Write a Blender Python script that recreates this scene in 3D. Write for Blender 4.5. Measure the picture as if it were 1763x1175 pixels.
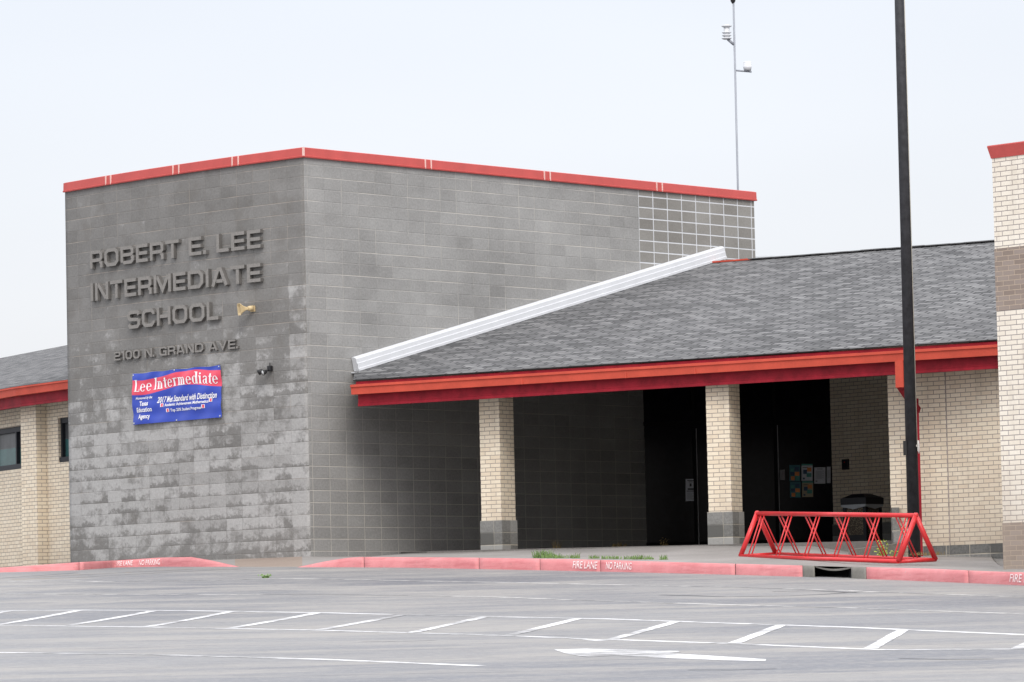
import bpy, bmesh, math, random
from mathutils import Vector, Matrix
random.seed(7)
for o in list(bpy.data.objects): bpy.data.objects.remove(o)
SC = bpy.context.scene
COL = SC.collection

# ------------------------------------------------------------------ camera
FPX, PITCH, ROLL, CZ = 7500.0, 0.0712, -0.0223, 1.33     # focal length in photo pixels, radians, eye height
W0, H0 = 1763.0, 1175.0
cf = Vector((0, math.cos(PITCH), math.sin(PITCH)))
r0 = Vector((1, 0, 0)); u0 = r0.cross(cf)
cr = math.cos(ROLL)*r0 + math.sin(ROLL)*u0
cu = -math.sin(ROLL)*r0 + math.cos(ROLL)*u0
cam = bpy.data.objects.new("camera", bpy.data.cameras.new("camera")); COL.objects.link(cam)
cam.data.sensor_width = 36; cam.data.lens = 36*FPX/W0
cam.data.clip_start = .5; cam.data.clip_end = 5000
m3 = Matrix((cr, cu, -cf)).transposed()
cam.matrix_world = Matrix.Translation((0, 0, CZ)) @ m3.to_4x4()
SC.camera = cam

# ------------------------------------------------------------------ sky and light (overcast)
SUN_EL, SUN_AZ = math.radians(44), math.radians(170)      # azimuth: from north (+Y) clockwise
world = bpy.data.worlds.new("World"); SC.world = world; world.use_nodes = True
nt = world.node_tree; nt.nodes.clear()
def N(tree, typ, **kw):
    n = tree.nodes.new(typ)
    for k, v in kw.items():
        if k.startswith('i_'):
            n.inputs[k[2:].replace('_', ' ')].default_value = v
        else: setattr(n, k, v)
    return n
sky = N(nt, 'ShaderNodeTexSky'); sky.sky_type = 'NISHITA'; sky.sun_disc = False
sky.sun_elevation = SUN_EL; sky.sun_rotation = SUN_AZ; sky.dust_density = 4
bg1 = N(nt, 'ShaderNodeBackground'); bg1.inputs[1].default_value = .05
tc = N(nt, 'ShaderNodeTexCoord'); sep = N(nt, 'ShaderNodeSeparateXYZ')
ramp = N(nt, 'ShaderNodeValToRGB'); e = ramp.color_ramp.elements     # cloud layer: brighter towards the zenith
e[0].position = 0.0; e[0].color = (.82, .82, .85, 1)
e[1].position = 1.0; e[1].color = (2.36, 2.34, 2.36, 1)
k = ramp.color_ramp.elements.new(.17); k.color = (.80, .805, .845, 1)
k = ramp.color_ramp.elements.new(.07); k.color = (.83, .825, .86, 1)
k = ramp.color_ramp.elements.new(.40); k.color = (1.38, 1.38, 1.42, 1)
noi = N(nt, 'ShaderNodeTexNoise'); noi.inputs['Scale'].default_value = 3.5; noi.inputs['Detail'].default_value = 3
mapc = N(nt, 'ShaderNodeMapping'); mapc.inputs['Scale'].default_value = (1, 1, 3.2)
mr = N(nt, 'ShaderNodeMapRange'); mr.inputs[0].default_value = 0; mr.inputs[1].default_value = .3; mr.inputs[2].default_value = .7; mr.inputs[3].default_value = .93; mr.inputs[4].default_value = 1.02
mul = N(nt, 'ShaderNodeVectorMath'); mul.operation = 'SCALE'
bg2 = N(nt, 'ShaderNodeBackground'); bg2.inputs[1].default_value = .93
add = N(nt, 'ShaderNodeAddShader'); out = N(nt, 'ShaderNodeOutputWorld')
L = nt.links.new
L(sky.outputs[0], bg1.inputs[0]); L(tc.outputs['Generated'], sep.inputs[0]); L(sep.outputs[2], ramp.inputs[0])
L(tc.outputs['Generated'], mapc.inputs[0]); L(mapc.outputs[0], noi.inputs['Vector']); L(noi.outputs['Fac'], mr.inputs[0])
L(ramp.outputs[0], mul.inputs[0]); L(mr.outputs[0], mul.inputs['Scale']); L(mul.outputs[0], bg2.inputs[0])
L(bg1.outputs[0], add.inputs[0]); L(bg2.outputs[0], add.inputs[1]); L(add.outputs[0], out.inputs[0])
sun = bpy.data.objects.new("sun", bpy.data.lights.new("sun", 'SUN')); COL.objects.link(sun)
sun.data.energy = 1.35; sun.data.angle = math.radians(20); sun.data.color = (1, .96, .9)
sd = Vector((math.sin(SUN_AZ)*math.cos(SUN_EL), math.cos(SUN_AZ)*math.cos(SUN_EL), math.sin(SUN_EL)))
sun.rotation_euler = sd.to_track_quat('Z', 'Y').to_euler()
SC.view_settings.view_transform = 'Standard'; SC.view_settings.look = 'None'
SC.view_settings.exposure = 0.0; SC.view_settings.gamma = 1; SC.view_settings.use_curve_mapping = False
SC.render.engine = 'CYCLES'

# ------------------------------------------------------------------ pixel -> place (measuring the photograph)
def ray(x, y): return cf + cr*((x-881.5)/FPX) - cu*((y-587.5)/FPX)
def at_Y(x, y, Y):
    d = ray(x, y); t = Y/d.y; return Vector((d.x*t, Y, d.z*t+CZ))
def on_z(x, y, z):                       # z in world
    d = ray(x, y); t = (z-CZ)/d.z; return Vector((d.x*t, d.y*t, z))
def on_vplane(x, y, O, dr):
    n = Vector((-dr[1], dr[0], 0)); d = ray(x, y); t = (n.x*O[0]+n.y*O[1])/(n.x*d.x+n.y*d.y)
    return Vector((d.x*t, d.y*t, d.z*t+CZ))
def to_px(p):
    v = Vector(p)-Vector((0, 0, CZ)); z = v.dot(cf); return 881.5+FPX*v.dot(cr)/z, 587.5-FPX*v.dot(cu)/z
SL = [(0, .034), (37, .034), (50, .038), (57, .05), (62, .056), (67, .060), (74, .03), (80, .0), (1e5, 0)]
def _slope(Y):
    for (a, s), (b, t) in zip(SL, SL[1:]):
        if Y <= b: return s+(t-s)*(max(Y, a)-a)/(b-a)
    return 0
_LT = [-.071+CZ-.034*37]
for i in range(1, 361): _LT.append(_LT[-1]+_slope((i-.5)*.25)*.25)
def lotz(Y):                              # the car park climbs towards the school
    if Y <= 0: return _LT[0]
    if Y >= 90: return _LT[-1]
    i = int(Y*4); f = Y*4-i; return _LT[i]*(1-f)+_LT[min(i+1, 360)]*f
def on_lot(x, y):
    d = ray(x, y); a, b = 5.0, 84.0
    g = lambda Y: (d.z/d.y*Y+CZ)-lotz(Y)
    ya = a; ga = g(a); Yv = a
    while Yv < b:
        Yn = Yv+.5; gn = g(Yn)
        if ga > 0 >= gn or (ga <= 0 and gn > 0):
            lo, hi = Yv, Yn
            for _ in range(30):
                mid = (lo+hi)/2
                if (g(mid) > 0) == (ga > 0): lo = mid
                else: hi = mid
            return Vector((d.x/d.y*lo, lo, lotz(lo)))
        Yv, ga = Yn, gn
    return Vector((d.x/d.y*b, b, lotz(b)))

# ------------------------------------------------------------------ objects and tags
def tag(o, label=None, cat=None, group=None, kind=None):
    if label: o['label'] = label
    if cat: o['category'] = cat
    if group: o['group'] = group
    if kind: o['kind'] = kind
    return o
def empty(name, loc, label=None, cat=None, group=None):
    o = bpy.data.objects.new(name, None); COL.objects.link(o); o.location = loc; o.empty_display_size = .2
    return tag(o, label, cat, group)
class MB:
    def __init__(s): s.v = []; s.f = []; s.uv = []; s.mi = []; s.sm = []
    def face(s, pts, uvs=None, mi=0, smooth=False):
        b = len(s.v); s.v += [Vector(p) for p in pts]; s.f.append(tuple(range(b, b+len(pts))))
        if uvs is None: uvs = s.auto(pts)
        s.uv.append(uvs); s.mi.append(mi); s.sm.append(smooth)
    @staticmethod
    def auto(pts):
        p = [Vector(q) for q in pts]; n = (p[1]-p[0]).cross(p[2]-p[0])
        if n.length < 1e-12 and len(p) > 3: n = (p[2]-p[0]).cross(p[3]-p[0])
        if n.length < 1e-12: return [(q.x, q.y) for q in p]
        n.normalize()
        if abs(n.z) > .75: return [(q.x, q.y) for q in p]
        t = Vector((-n.y, n.x, 0)).normalized()
        if abs(n.z) < .2: return [(q.dot(t), q.z) for q in p]
        b = n.cross(t); return [(q.dot(t), q.dot(b)) for q in p]
    def wall(s, a, b, z0, z1, u0=0, mi=0):          # vertical quad, a/b plan points; u runs in metres
        l = math.hypot(b[0]-a[0], b[1]-a[1]); z1b = z1 if not isinstance(z1, tuple) else z1[1]; z1a = z1 if not isinstance(z1, tuple) else z1[0]
        s.face([(a[0], a[1], z0), (b[0], b[1], z0), (b[0], b[1], z1b), (a[0], a[1], z1a)],
               [(u0, z0), (u0+l, z0), (u0+l, z1b), (u0, z1a)], mi)
        return u0+l
    def prism(s, plan, z0, z1, u0=0, mi=0, mtop=None, dv=0):
        n = len(plan); A = sum(plan[i][0]*plan[(i+1) % n][1]-plan[(i+1) % n][0]*plan[i][1] for i in range(n))
        if A < 0: plan = plan[::-1]
        u = u0
        for i in range(n):
            u = s.wall(plan[i], plan[(i+1) % n], z0, z1, u, mi)
            if dv: s.uv[-1] = [(a, b+dv) for a, b in s.uv[-1]]
        s.face([(p[0], p[1], z1) for p in plan], mi=mi if mtop is None else mtop)
        s.face([(p[0], p[1], z0) for p in plan[::-1]], mi=mi)
    def box(s, c, sz, M=None, mi=0):                 # centre, full sizes, optional 3x3 axes
        M = M or Matrix.Identity(3); h = [x/2 for x in sz]; c = Vector(c)
        P = [c+M@Vector((sx*h[0], sy*h[1], sz_*h[2])) for sx in (-1, 1) for sy in (-1, 1) for sz_ in (-1, 1)]
        for q in ((0, 1, 3, 2), (4, 6, 7, 5), (0, 4, 5, 1), (2, 3, 7, 6), (0, 2, 6, 4), (1, 5, 7, 3)):
            s.face([P[i] for i in q], mi=mi)
    def tube(s, a, b, r, r2=None, n=12, mi=0, caps=True):
        a = Vector(a); b = Vector(b); r2 = r if r2 is None else r2; d = (b-a).normalized()
        x = d.orthogonal().normalized(); y = d.cross(x)
        A = [a+(x*math.cos(t)+y*math.sin(t))*r for t in [2*math.pi*i/n for i in range(n)]]
        B = [b+(x*math.cos(t)+y*math.sin(t))*r2 for t in [2*math.pi*i/n for i in range(n)]]
        for i in range(n):
            j = (i+1) % n; s.face([A[i], A[j], B[j], B[i]], mi=mi, smooth=True)
        if caps: s.face(A[::-1], mi=mi); s.face(B, mi=mi)
    def lathe(s, base, prof, ax=Vector((0, 0, 1)), n=20, mi=0):
        ax = Vector(ax).normalized(); x = ax.orthogonal().normalized(); y = ax.cross(x); base = Vector(base)
        R = [[base+ax*h+(x*math.cos(2*math.pi*i/n)+y*math.sin(2*math.pi*i/n))*r for i in range(n)] for r, h in prof]
        for A, B in zip(R, R[1:]):
            for i in range(n): j = (i+1) % n; s.face([A[i], A[j], B[j], B[i]], mi=mi, smooth=True)
        s.face(R[0][::-1], mi=mi); s.face(R[-1], mi=mi)
    def sweep(s, path, prof, mi=0, closed_ends=True):
        # path: list of (Vector base, Vector outward, ) ; prof: list of (out, up)
        R = [[b+o*q[0]+Vector((0, 0, q[1])) for q in prof] for b, o in path]; n = len(prof); u = 0
        for k in range(len(R)-1):
            l = (path[k+1][0]-path[k][0]).length; vv = 0
            for i in range(n):
                j = (i+1) % n; w = (R[k][i]-R[k][j]).length
                s.face([R[k][i], R[k][j], R[k+1][j], R[k+1][i]], [(u, vv), (u, vv+w), (u+l, vv+w), (u+l, vv)], mi); vv += w
            u += l
        if closed_ends: s.face(R[0], mi=mi); s.face(R[-1][::-1], mi=mi)
    def build(s, name, mats, parent=None, weld=True, bevel=0):
        me = bpy.data.meshes.new(name); org = Vector((0, 0, 0))
        if parent is not None: org = parent.matrix_basis.translation.copy(); q = parent.parent
        if parent is not None:
            while q is not None: org += q.matrix_basis.translation; q = q.parent
        loc = Vector((0, 0, 0))
        if parent is None and s.v:
            c = sum(s.v, Vector())/len(s.v); loc = Vector((c.x, c.y, min(v.z for v in s.v)))
        me.from_pydata([v-org-loc for v in s.v], [], s.f)
        uvl = me.uv_layers.new(name="UVMap"); k = 0
        for uvs in s.uv:
            for u in uvs: uvl.data[k].uv = u; k += 1
        for m in (mats if isinstance(mats, (list, tuple)) else [mats]): me.materials.append(m)
        for p, mi, sm in zip(me.polygons, s.mi, s.sm): p.material_index = mi; p.use_smooth = sm
        bm = bmesh.new(); bm.from_mesh(me)
        if weld: bmesh.ops.remove_doubles(bm, verts=bm.verts, dist=1e-5)
        bmesh.ops.recalc_face_normals(bm, faces=bm.faces); bm.to_mesh(me); bm.free()
        o = bpy.data.objects.new(name, me); COL.objects.link(o); o.location = loc
        if parent is not None: o.parent = parent
        if bevel:
            md = o.modifiers.new('bevel', 'BEVEL'); md.width = bevel; md.segments = 2; md.limit_method = 'ANGLE'
        return o
def struct(mb, name, mats, parent=None): return tag(mb.build(name, mats, parent), kind='structure')

# ------------------------------------------------------------------ materials
class NT:
    def __init__(s, name):
        s.m = bpy.data.materials.new(name); s.m.use_nodes = True; s.t = s.m.node_tree; s.t.nodes.clear()
        s.o = s.t.nodes.new('ShaderNodeOutputMaterial'); s.b = s.t.nodes.new('ShaderNodeBsdfPrincipled')
        s.t.links.new(s.b.outputs[0], s.o.inputs[0])
    def put(s, sock, v):
        if v is None: return
        if hasattr(v, 'links'): s.t.links.new(v, sock)
        else:
            if isinstance(v, tuple) and len(v) == 3 and sock.type == 'RGBA': v = v+(1,)
            sock.default_value = v
    def n(s, typ, ins={}, **kw):
        nd = s.t.nodes.new(typ)
        for k, v in kw.items(): setattr(nd, k, v)
        for k, v in ins.items(): s.put(nd.inputs[k], v)
        return nd
    def uv(s): return s.n('ShaderNodeTexCoord').outputs['UV']
    def pos(s): return s.n('ShaderNodeNewGeometry').outputs['Position']
    def scale(s, v, sc): return s.n('ShaderNodeMapping', {'Vector': v, 'Scale': sc}).outputs[0]
    def noise(s, v, sc, det=4, rough=.6): return s.n('ShaderNodeTexNoise', {'Vector': v, 'Scale': sc, 'Detail': det, 'Roughness': rough}).outputs['Fac']
    def mth(s, op, a, b=0.0, c=0.0):
        nd = s.n('ShaderNodeMath', operation=op); s.put(nd.inputs[0], a); s.put(nd.inputs[1], b); s.put(nd.inputs[2], c); return nd.outputs[0]
    def rng(s, v, a, b, c=0.0, d=1.0): return s.n('ShaderNodeMapRange', {0: v, 1: a, 2: b, 3: c, 4: d}).outputs[0]
    def mix(s, f, a, b, mode='MIX'):
        nd = s.n('ShaderNodeMix', data_type='RGBA', blend_type=mode); s.put(nd.inputs[0], f); s.put(nd.inputs[6], a); s.put(nd.inputs[7], b); return nd.outputs[2]
    def sep(s, v): return s.n('ShaderNodeSeparateXYZ', {0: v}).outputs
    def comb(s, x, y, z=0.0): return s.n('ShaderNodeCombineXYZ', {0: x, 1: y, 2: z}).outputs[0]
    def bump(s, h, st=.3, d=.01): s.put(s.b.inputs['Normal'], s.n('ShaderNodeBump', {'Height': h, 'Strength': st, 'Distance': d}).outputs[0])
    def fin(s, col, rough=.8, spec=.3, metal=0.0):
        s.put(s.b.inputs['Base Color'], col); s.put(s.b.inputs['Roughness'], rough); s.put(s.b.inputs['Specular IOR Level'], spec); s.put(s.b.inputs['Metallic'], metal); return s.m
def brick(t, vec, bw, rh, mort, c1, c2, cm, off=.5, smooth=.1, bias=0.0):
    nd = t.n('ShaderNodeTexBrick', {'Vector': vec, 'Color1': c1, 'Color2': c2, 'Mortar': cm, 'Scale': 1.0, 'Mortar Size': mort,
             'Mortar Smooth': smooth, 'Bias': bias, 'Brick Width': bw, 'Row Height': rh}, offset=off, offset_frequency=2, squash=1.0)
    return nd.outputs['Color'], nd.outputs['Fac']
def paint(name, c, rough=.5, wear=.08, spec=.4, sc=3.0):
    t = NT(name); p = t.pos(); n = t.noise(p, sc, 5); n2 = t.noise(p, sc*12, 3)
    f = t.mth('ADD', t.rng(n, .3, .7, 1-wear, 1+wear), t.rng(n2, .3, .7, -wear*.4, wear*.4))
    cc = t.n('ShaderNodeVectorMath', {0: c, 'Scale': f}, operation='SCALE').outputs[0]
    return t.fin(cc, rough, spec)
BW, BH = .4064, .2032
Z30 = 1.7542+CZ                                    # height of the lowest bed joint at the corner
def blocks(name, dark, light, joint, mort=.005, joint_vis=.5, stain=0.0, cell_var=.25, jv_low=1.0):
    t = NT(name); uv = t.uv(); s3 = t.sep(uv); u, v = s3[0], s3[1]
    vv = t.mth('SUBTRACT', v, Z30)
    vec = t.comb(t.mth('ADD', u, BW*100), t.mth('ADD', vv, BH*100))
    iu = t.mth('FLOOR', t.mth('DIVIDE', u, BW)); iv = t.mth('FLOOR', t.mth('DIVIDE', vv, BH))
    fv = t.mth('FRACT', t.mth('DIVIDE', vv, BH))
    cell = t.n('ShaderNodeTexWhiteNoise', {0: t.comb(iu, iv)}, noise_dimensions='2D').outputs[0]
    cell2 = t.n('ShaderNodeTexWhiteNoise', {0: t.comb(t.mth('FLOOR', t.mth('DIVIDE', t.mth('ADD', iu, iv), 3.0)), iv)}, noise_dimensions='2D').outputs[0]
    big = t.noise(t.comb(u, t.mth('MULTIPLY', vv, 1.4)), .55, 3); med = t.noise(t.comb(u, vv), 4.0, 5, .65); fine = t.noise(t.comb(u, vv), 24.0, 4, .8)
    base = t.mth('ADD', t.mth('MULTIPLY', t.mth('SUBTRACT', cell, .5), cell_var), t.mth('MULTIPLY', t.mth('SUBTRACT', cell2, .5), cell_var*.8))
    tone = t.mth('ADD', t.mth('ADD', base, t.rng(big, .3, .7, .25, .75)), t.mth('MULTIPLY', t.mth('SUBTRACT', fine, .5), 1.25))
    tone = t.mth('ADD', tone, t.mth('MULTIPLY', t.mth('SUBTRACT', med, .5), .35))
    col = t.mix(t.rng(tone, .0, 1.0), dark, light)
    if stain > 0:
        # pale bloom on the lower blocks, held back along each block's foot and at random blocks
        hgt = t.rng(vv, 1.6, 4.7, .95, -1.25)
        n9 = t.noise(t.comb(u, vv), 13.0, 6, .75); n30 = t.noise(t.comb(u, t.mth('MULTIPLY', vv, 1.3)), 3.2, 5, .6)
        foot = t.mth('MULTIPLY', t.rng(t.mth('ADD', fv, t.mth('MULTIPLY', t.mth('SUBTRACT', n9, .5), 1.3)), .06, .50, -.62, .02), t.rng(t.n('ShaderNodeTexWhiteNoise', {0: t.comb(t.mth('ADD', iu, 31.0), iv)}, noise_dimensions='2D').outputs[0], .25, .75))
        edge = t.mth('MULTIPLY', t.rng(u, -.43, -.40), t.rng(vv, 4.4, 5.0, .35, 0.0))
        m = t.mth('ADD', t.mth('ADD', t.mth('MULTIPLY', hgt, .42), t.mth('MULTIPLY', t.mth('SUBTRACT', cell, .5), .42)), foot)
        m = t.mth('ADD', m, t.mth('MULTIPLY', t.mth('SUBTRACT', n30, .5), 2.3)); m = t.mth('ADD', m, t.mth('MULTIPLY', t.mth('SUBTRACT', n9, .5), .9))
        m = t.mth('ADD', m, t.mth('ADD', t.rng(big, .35, .65, -.15, .15), edge))
        m = t.mth('SUBTRACT', m, t.rng(vv, .0, .6, .45, 0.0))
        mask = t.mth('MULTIPLY', t.rng(m, -.12, .40), stain)
        mask = t.mth('MULTIPLY', mask, t.rng(t.mth('ADD', cell2, t.mth('MULTIPLY', vv, -.05)), -.1, .5, .55, 1.0))
        pale = t.mix(t.rng(t.mth('ADD', t.mth('MULTIPLY', fine, .6), t.mth('MULTIPLY', n9, .4)), .3, .7), (.285, .283, .279), (.475, .473, .47))
        col = t.mix(mask, col, pale)
        grime = t.mth('MULTIPLY', t.rng(t.noise(t.comb(u, vv), 2.3, 5), .52, .66), .45)
        col = t.mix(t.mth('MULTIPLY', grime, t.mth('SUBTRACT', 1.0, t.mth('MULTIPLY', mask, .7))), col, (.15, .142, .132))
    fu = t.mth('FRACT', t.mth('DIVIDE', u, BW)); wv = t.mth('MULTIPLY', t.mth('SUBTRACT', t.noise(t.comb(u, vv), 6.0, 3), .5), .006)
    hj = t.rng(t.mth('ADD', t.mth('MULTIPLY', t.mth('MINIMUM', fv, t.mth('SUBTRACT', 1.0, fv)), BH), wv), mort*.6, mort*1.4, 1.0, 0.0)
    vj = t.rng(t.mth('ADD', t.mth('MULTIPLY', t.mth('MINIMUM', fu, t.mth('SUBTRACT', 1.0, fu)), BW), wv), mort*.6, mort*1.4, 1.0, 0.0)
    if name.endswith('panel'): fh = fvv = 1.0
    else:
        lowm = t.rng(vv, 1.0, 3.3, 1.0, 0.0) if jv_low > 1.5 else 0.0
        fh = t.mth('MAXIMUM', t.rng(t.noise(t.comb(t.mth('MULTIPLY', u, .5), t.mth('MULTIPLY', vv, 4.5)), 1.2, 3), .42, .60, .05, 1.0), lowm)
        fvv = t.mth('MAXIMUM', t.rng(t.noise(t.comb(t.mth('MULTIPLY', u, 2.4), t.mth('MULTIPLY', vv, .8)), 1.3, 3), .46, .66, .06, .8), lowm)
    jf = t.mth('MAXIMUM', hj, vj)
    jv_ = t.mth('MAXIMUM', t.mth('MULTIPLY', hj, fh), t.mth('MULTIPLY', vj, fvv))
    jcol = joint
    if stain > 0: jcol = t.mix(t.mth('MULTIPLY', t.rng(vv, 3.9, 3.0, 0, 1), t.rng(t.noise(t.comb(u, vv), .9, 3), .35, .5)), joint, (.17, .16, .15))
    col = t.mix(t.mth('MINIMUM', t.mth('MULTIPLY', jv_, joint_vis), 1.0), col, jcol)
    hh = t.mth('SUBTRACT', t.mth('MULTIPLY', fine, .35), t.mth('MULTIPLY', jf, .5))
    t.bump(hh, .8, .010); return t.fin(col, .93, .15)
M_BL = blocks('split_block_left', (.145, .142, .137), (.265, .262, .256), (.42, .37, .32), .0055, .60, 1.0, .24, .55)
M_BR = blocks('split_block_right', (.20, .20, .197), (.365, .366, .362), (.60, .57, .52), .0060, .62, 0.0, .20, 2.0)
M_BP = blocks('split_block_panel', (.19, .183, .17), (.30, .295, .28), (.58, .60, .63), .0105, 1.0, 0.0, .45)
M_BASE = blocks('base_block', (.11, .11, .105), (.30, .30, .29), (.50, .46, .38), .007, 1.0, 0.0, .9)
def bricks(name, c1, c2, cm, mort=.0058, var=.06, cmdirt=(.55, .45, .36)):
    t = NT(name); uv = t.uv(); s3 = t.sep(uv); vec = t.comb(t.mth('ADD', s3[0], 40.64), t.mth('ADD', t.mth('SUBTRACT', s3[1], Z30), 40.64))
    c, f = brick(t, vec, BH, BH/3, mort, c1, c2, cm, .5, .15)
    n = t.noise(uv, .8, 4); n2 = t.noise(uv, 40.0, 2)
    c = t.mix(t.rng(n, .45, .75, 0, .30), c, t.mix(.5, c, cmdirt))
    c = t.mix(t.rng(n2, .3, .7, 0.0, .12), c, (.35, .28, .22))
    st = t.noise(t.comb(t.mth('MULTIPLY', s3[0], 5.0), t.mth('MULTIPLY', s3[1], .6)), 1.0, 4); c = t.mix(t.rng(st, .52, .72, 0, .28), c, (.40, .34, .27))
    ft = t.mth('ADD', t.mth('SUBTRACT', s3[1], Z30), t.mth('MULTIPLY', n, -1.2)); c = t.mix(t.rng(ft, -.9, .2, .35, 0), c, (.34, .29, .24))
    t.bump(t.mth('SUBTRACT', t.mth('MULTIPLY', n2, .2), f), .7, .006); return t.fin(c, .85, .2)
M_CREAM = bricks('cream_brick', (.72, .62, .48), (.80, .72, .58), (.30, .26, .235))
M_CREAM2 = bricks('pale_brick', (.78, .72, .62), (.84, .79, .70), (.30, .27, .27))
M_BROWN = bricks('brown_brick', (.235, .19, .165), (.30, .25, .225), (.50, .40, .31), .0045)
def shingle(name):
    t = NT(name); uv = t.uv(); w = t.noise(uv, 1.3, 2); s3 = t.sep(uv)
    vec = t.comb(s3[0], t.mth('ADD', s3[1], t.mth('MULTIPLY', w, .012)))
    c, f = brick(t, vec, 0.30, .145, .017, (.080, .082, .085), (.215, .217, .222), (.018, .018, .021), .37, .3)
    c2, f2 = brick(t, t.scale(vec, (1.31, 1, 1)), .33, .145, .002, (.80, .80, .81), (1.18, 1.18, 1.17), (.9, .9, .9), .63, .5)
    c = t.mix(1.0, c, c2, 'MULTIPLY')
    n = t.noise(t.scale(uv, (.25, .8, 1)), 1.0, 4); c = t.mix(t.rng(n, .35, .65, 0, .18), c, (.15, .152, .158))
    g = t.noise(uv, 90.0, 2); c = t.mix(t.rng(g, .3, .7, 0, .15), c, (.20, .205, .21))
    t.bump(t.mth('SUBTRACT', t.mth('MULTIPLY', g, .3), f), .8, .01); return t.fin(c, .9, .2)
M_SH = shingle('asphalt_shingle')
M_COP = paint('faded_red_metal', (.49, .078, .070), .5, .08)
M_ORG = paint('orange_red_metal', (.53, .078, .048), .55, .12, .25)
M_CRIM = paint('crimson_paint', (.25, .011, .022), .6, .28, .2, 5)
M_SEAM = paint('pale_seam', (.74, .50, .46), .6)
M_WHITE = paint('white_metal', (.60, .62, .65), .5, .05)
M_RIBS = paint('grey_metal', (.52, .55, .58), .5, .05)
M_DARK = paint('black_metal', (.018, .018, .020), .45, .2)
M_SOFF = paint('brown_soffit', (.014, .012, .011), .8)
M_POLE = paint('weathered_dark_pole', (.032, .033, .038), .6, .35, .3, 9)
M_RACK = paint('glossy_red_paint', (.62, .030, .035), .33, .12, .5, 8)
M_CONC = None
def glassm(name, c=(.004, .004, .006), spec=.12, rough=.08):
    t = NT(name); n = t.noise(t.pos(), 7.0, 3); return t.fin(t.mix(t.rng(n, .4, .8), c, tuple(x*1.8+.002 for x in c)), rough, spec)
M_GLASS = glassm('dark_glass', (.003, .003, .005), .06, .15)
def concrete(name, a, b, joint=0):
    t = NT(name); p = t.pos(); n = t.noise(p, .7, 5); n2 = t.noise(p, 25.0, 4)
    c = t.mix(t.rng(n, .3, .7), a, b); c = t.mix(t.rng(n2, .35, .7, 0, .35), c, tuple(x*.6 for x in a))
    t.bump(n2, .3, .004); return t.fin(c, .75, .35)
M_WALK = concrete('concrete_walk', (.22, .21, .20), (.32, .305, .295))
M_SLAB = concrete('grey_slab', (.12, .112, .105), (.20, .188, .178))
M_APRON = concrete('tan_apron', (.24, .19, .16), (.31, .255, .215))
M_CURBC = concrete('bare_curb', (.13, .125, .11), (.26, .25, .23))
def asphalt():
    t = NT('worn_asphalt'); p = t.pos()
    n0 = t.noise(t.scale(p, (.07, .16, 1)), 1.0, 4, .6); n1 = t.noise(t.scale(p, (.28, .75, 1)), 1.0, 7, .66); n3 = t.noise(p, 12.0, 4, .75); n4 = t.noise(p, 70.0, 2, .7)
    n6 = t.noise(t.scale(p, (.5, 1.5, 1)), 1.7, 6, .7); n5 = t.noise(t.scale(p, (.35, 1.9, 1)), 1.0, 5, .65)
    c = t.mix(t.rng(n0, .38, .62), (.125, .132, .152), (.225, .225, .228))
    c = t.mix(t.rng(n1, .44, .62, 0, .85), c, (.30, .288, .272))
    c = t.mix(t.rng(n6, .50, .66, 0, .55), c, (.115, .12, .138))
    c = t.mix(t.rng(n3, .48, .70, 0, .50), c, (.34, .33, .31)); n7 = t.noise(p, 5.0, 6, .8); c = t.mix(t.rng(n7, .56, .68, 0, .45), c, (.09, .093, .10))
    c = t.mix(t.rng(n4, .4, .7, 0, .35), c, (.09, .092, .105))
    c = t.mix(t.rng(n5, .61, .70, 0, .55), c, (.075, .078, .09))
    t.bump(t.mth('ADD', n3, n4), .25, .006)
    return t.fin(c, t.rng(n1, .3, .7, .45, .66), .42)
M_ASPH = asphalt()
def marking(name, c, amt):
    t = NT(name); p = t.pos(); n = t.noise(t.scale(p, (1, 2, 1)), 3.0, 6, .75); n2 = t.noise(p, .5, 3)
    f = t.mth('ADD', t.rng(n, .35, .65, -.3, .3), t.rng(n2, .35, .65, -.25, .25)); f = t.rng(t.mth('ADD', f, amt), .3, .7)
    return t.fin(t.mix(f, (.19, .19, .195), c), .6, .35)
M_MK = marking('white_road_paint', (.68, .69, .71), .60)
M_MKF = marking('faded_road_paint', (.56, .555, .545), .42)
M_MKY = marking('faded_yellow_paint', (.38, .28, .15), .34)
M_CRACK = paint('tar_crack', (.045, .048, .055), .5, .3)
def kerbm():
    t = NT('pink_kerb_paint'); p = t.pos(); n = t.noise(p, 2.0, 5, .7); n2 = t.noise(t.scale(p, (1, 1, 4)), 14.0, 5, .75)
    c = t.mix(t.rng(n, .3, .7), (.50, .165, .175), (.62, .25, .26)); c = t.mix(t.rng(n2, .57, .72, 0, .6), c, (.24, .15, .13))
    g = t.noise(t.scale(p, (.6, .6, 6)), 3.0, 3); c = t.mix(t.rng(g, .50, .66, 0, .45), c, (.40, .10, .11)); ch = t.noise(p, 9.0, 5, .8); c = t.mix(t.rng(ch, .63, .67, 0, .6), c, (.42, .38, .35))
    return t.fin(c, .6, .35)
M_KERB = kerbm()
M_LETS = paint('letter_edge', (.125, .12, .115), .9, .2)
M_LET = paint('letter_concrete', (.235, .226, .215), .9, .15, .15, 30)
t = NT('stencil_white'); n_ = t.noise(t.pos(), 30.0, 4, .7); M_STEN = t.fin(t.mix(t.rng(n_, .36, .50), (.62, .30, .32), (.78, .70, .70)), .6, .3)

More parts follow.
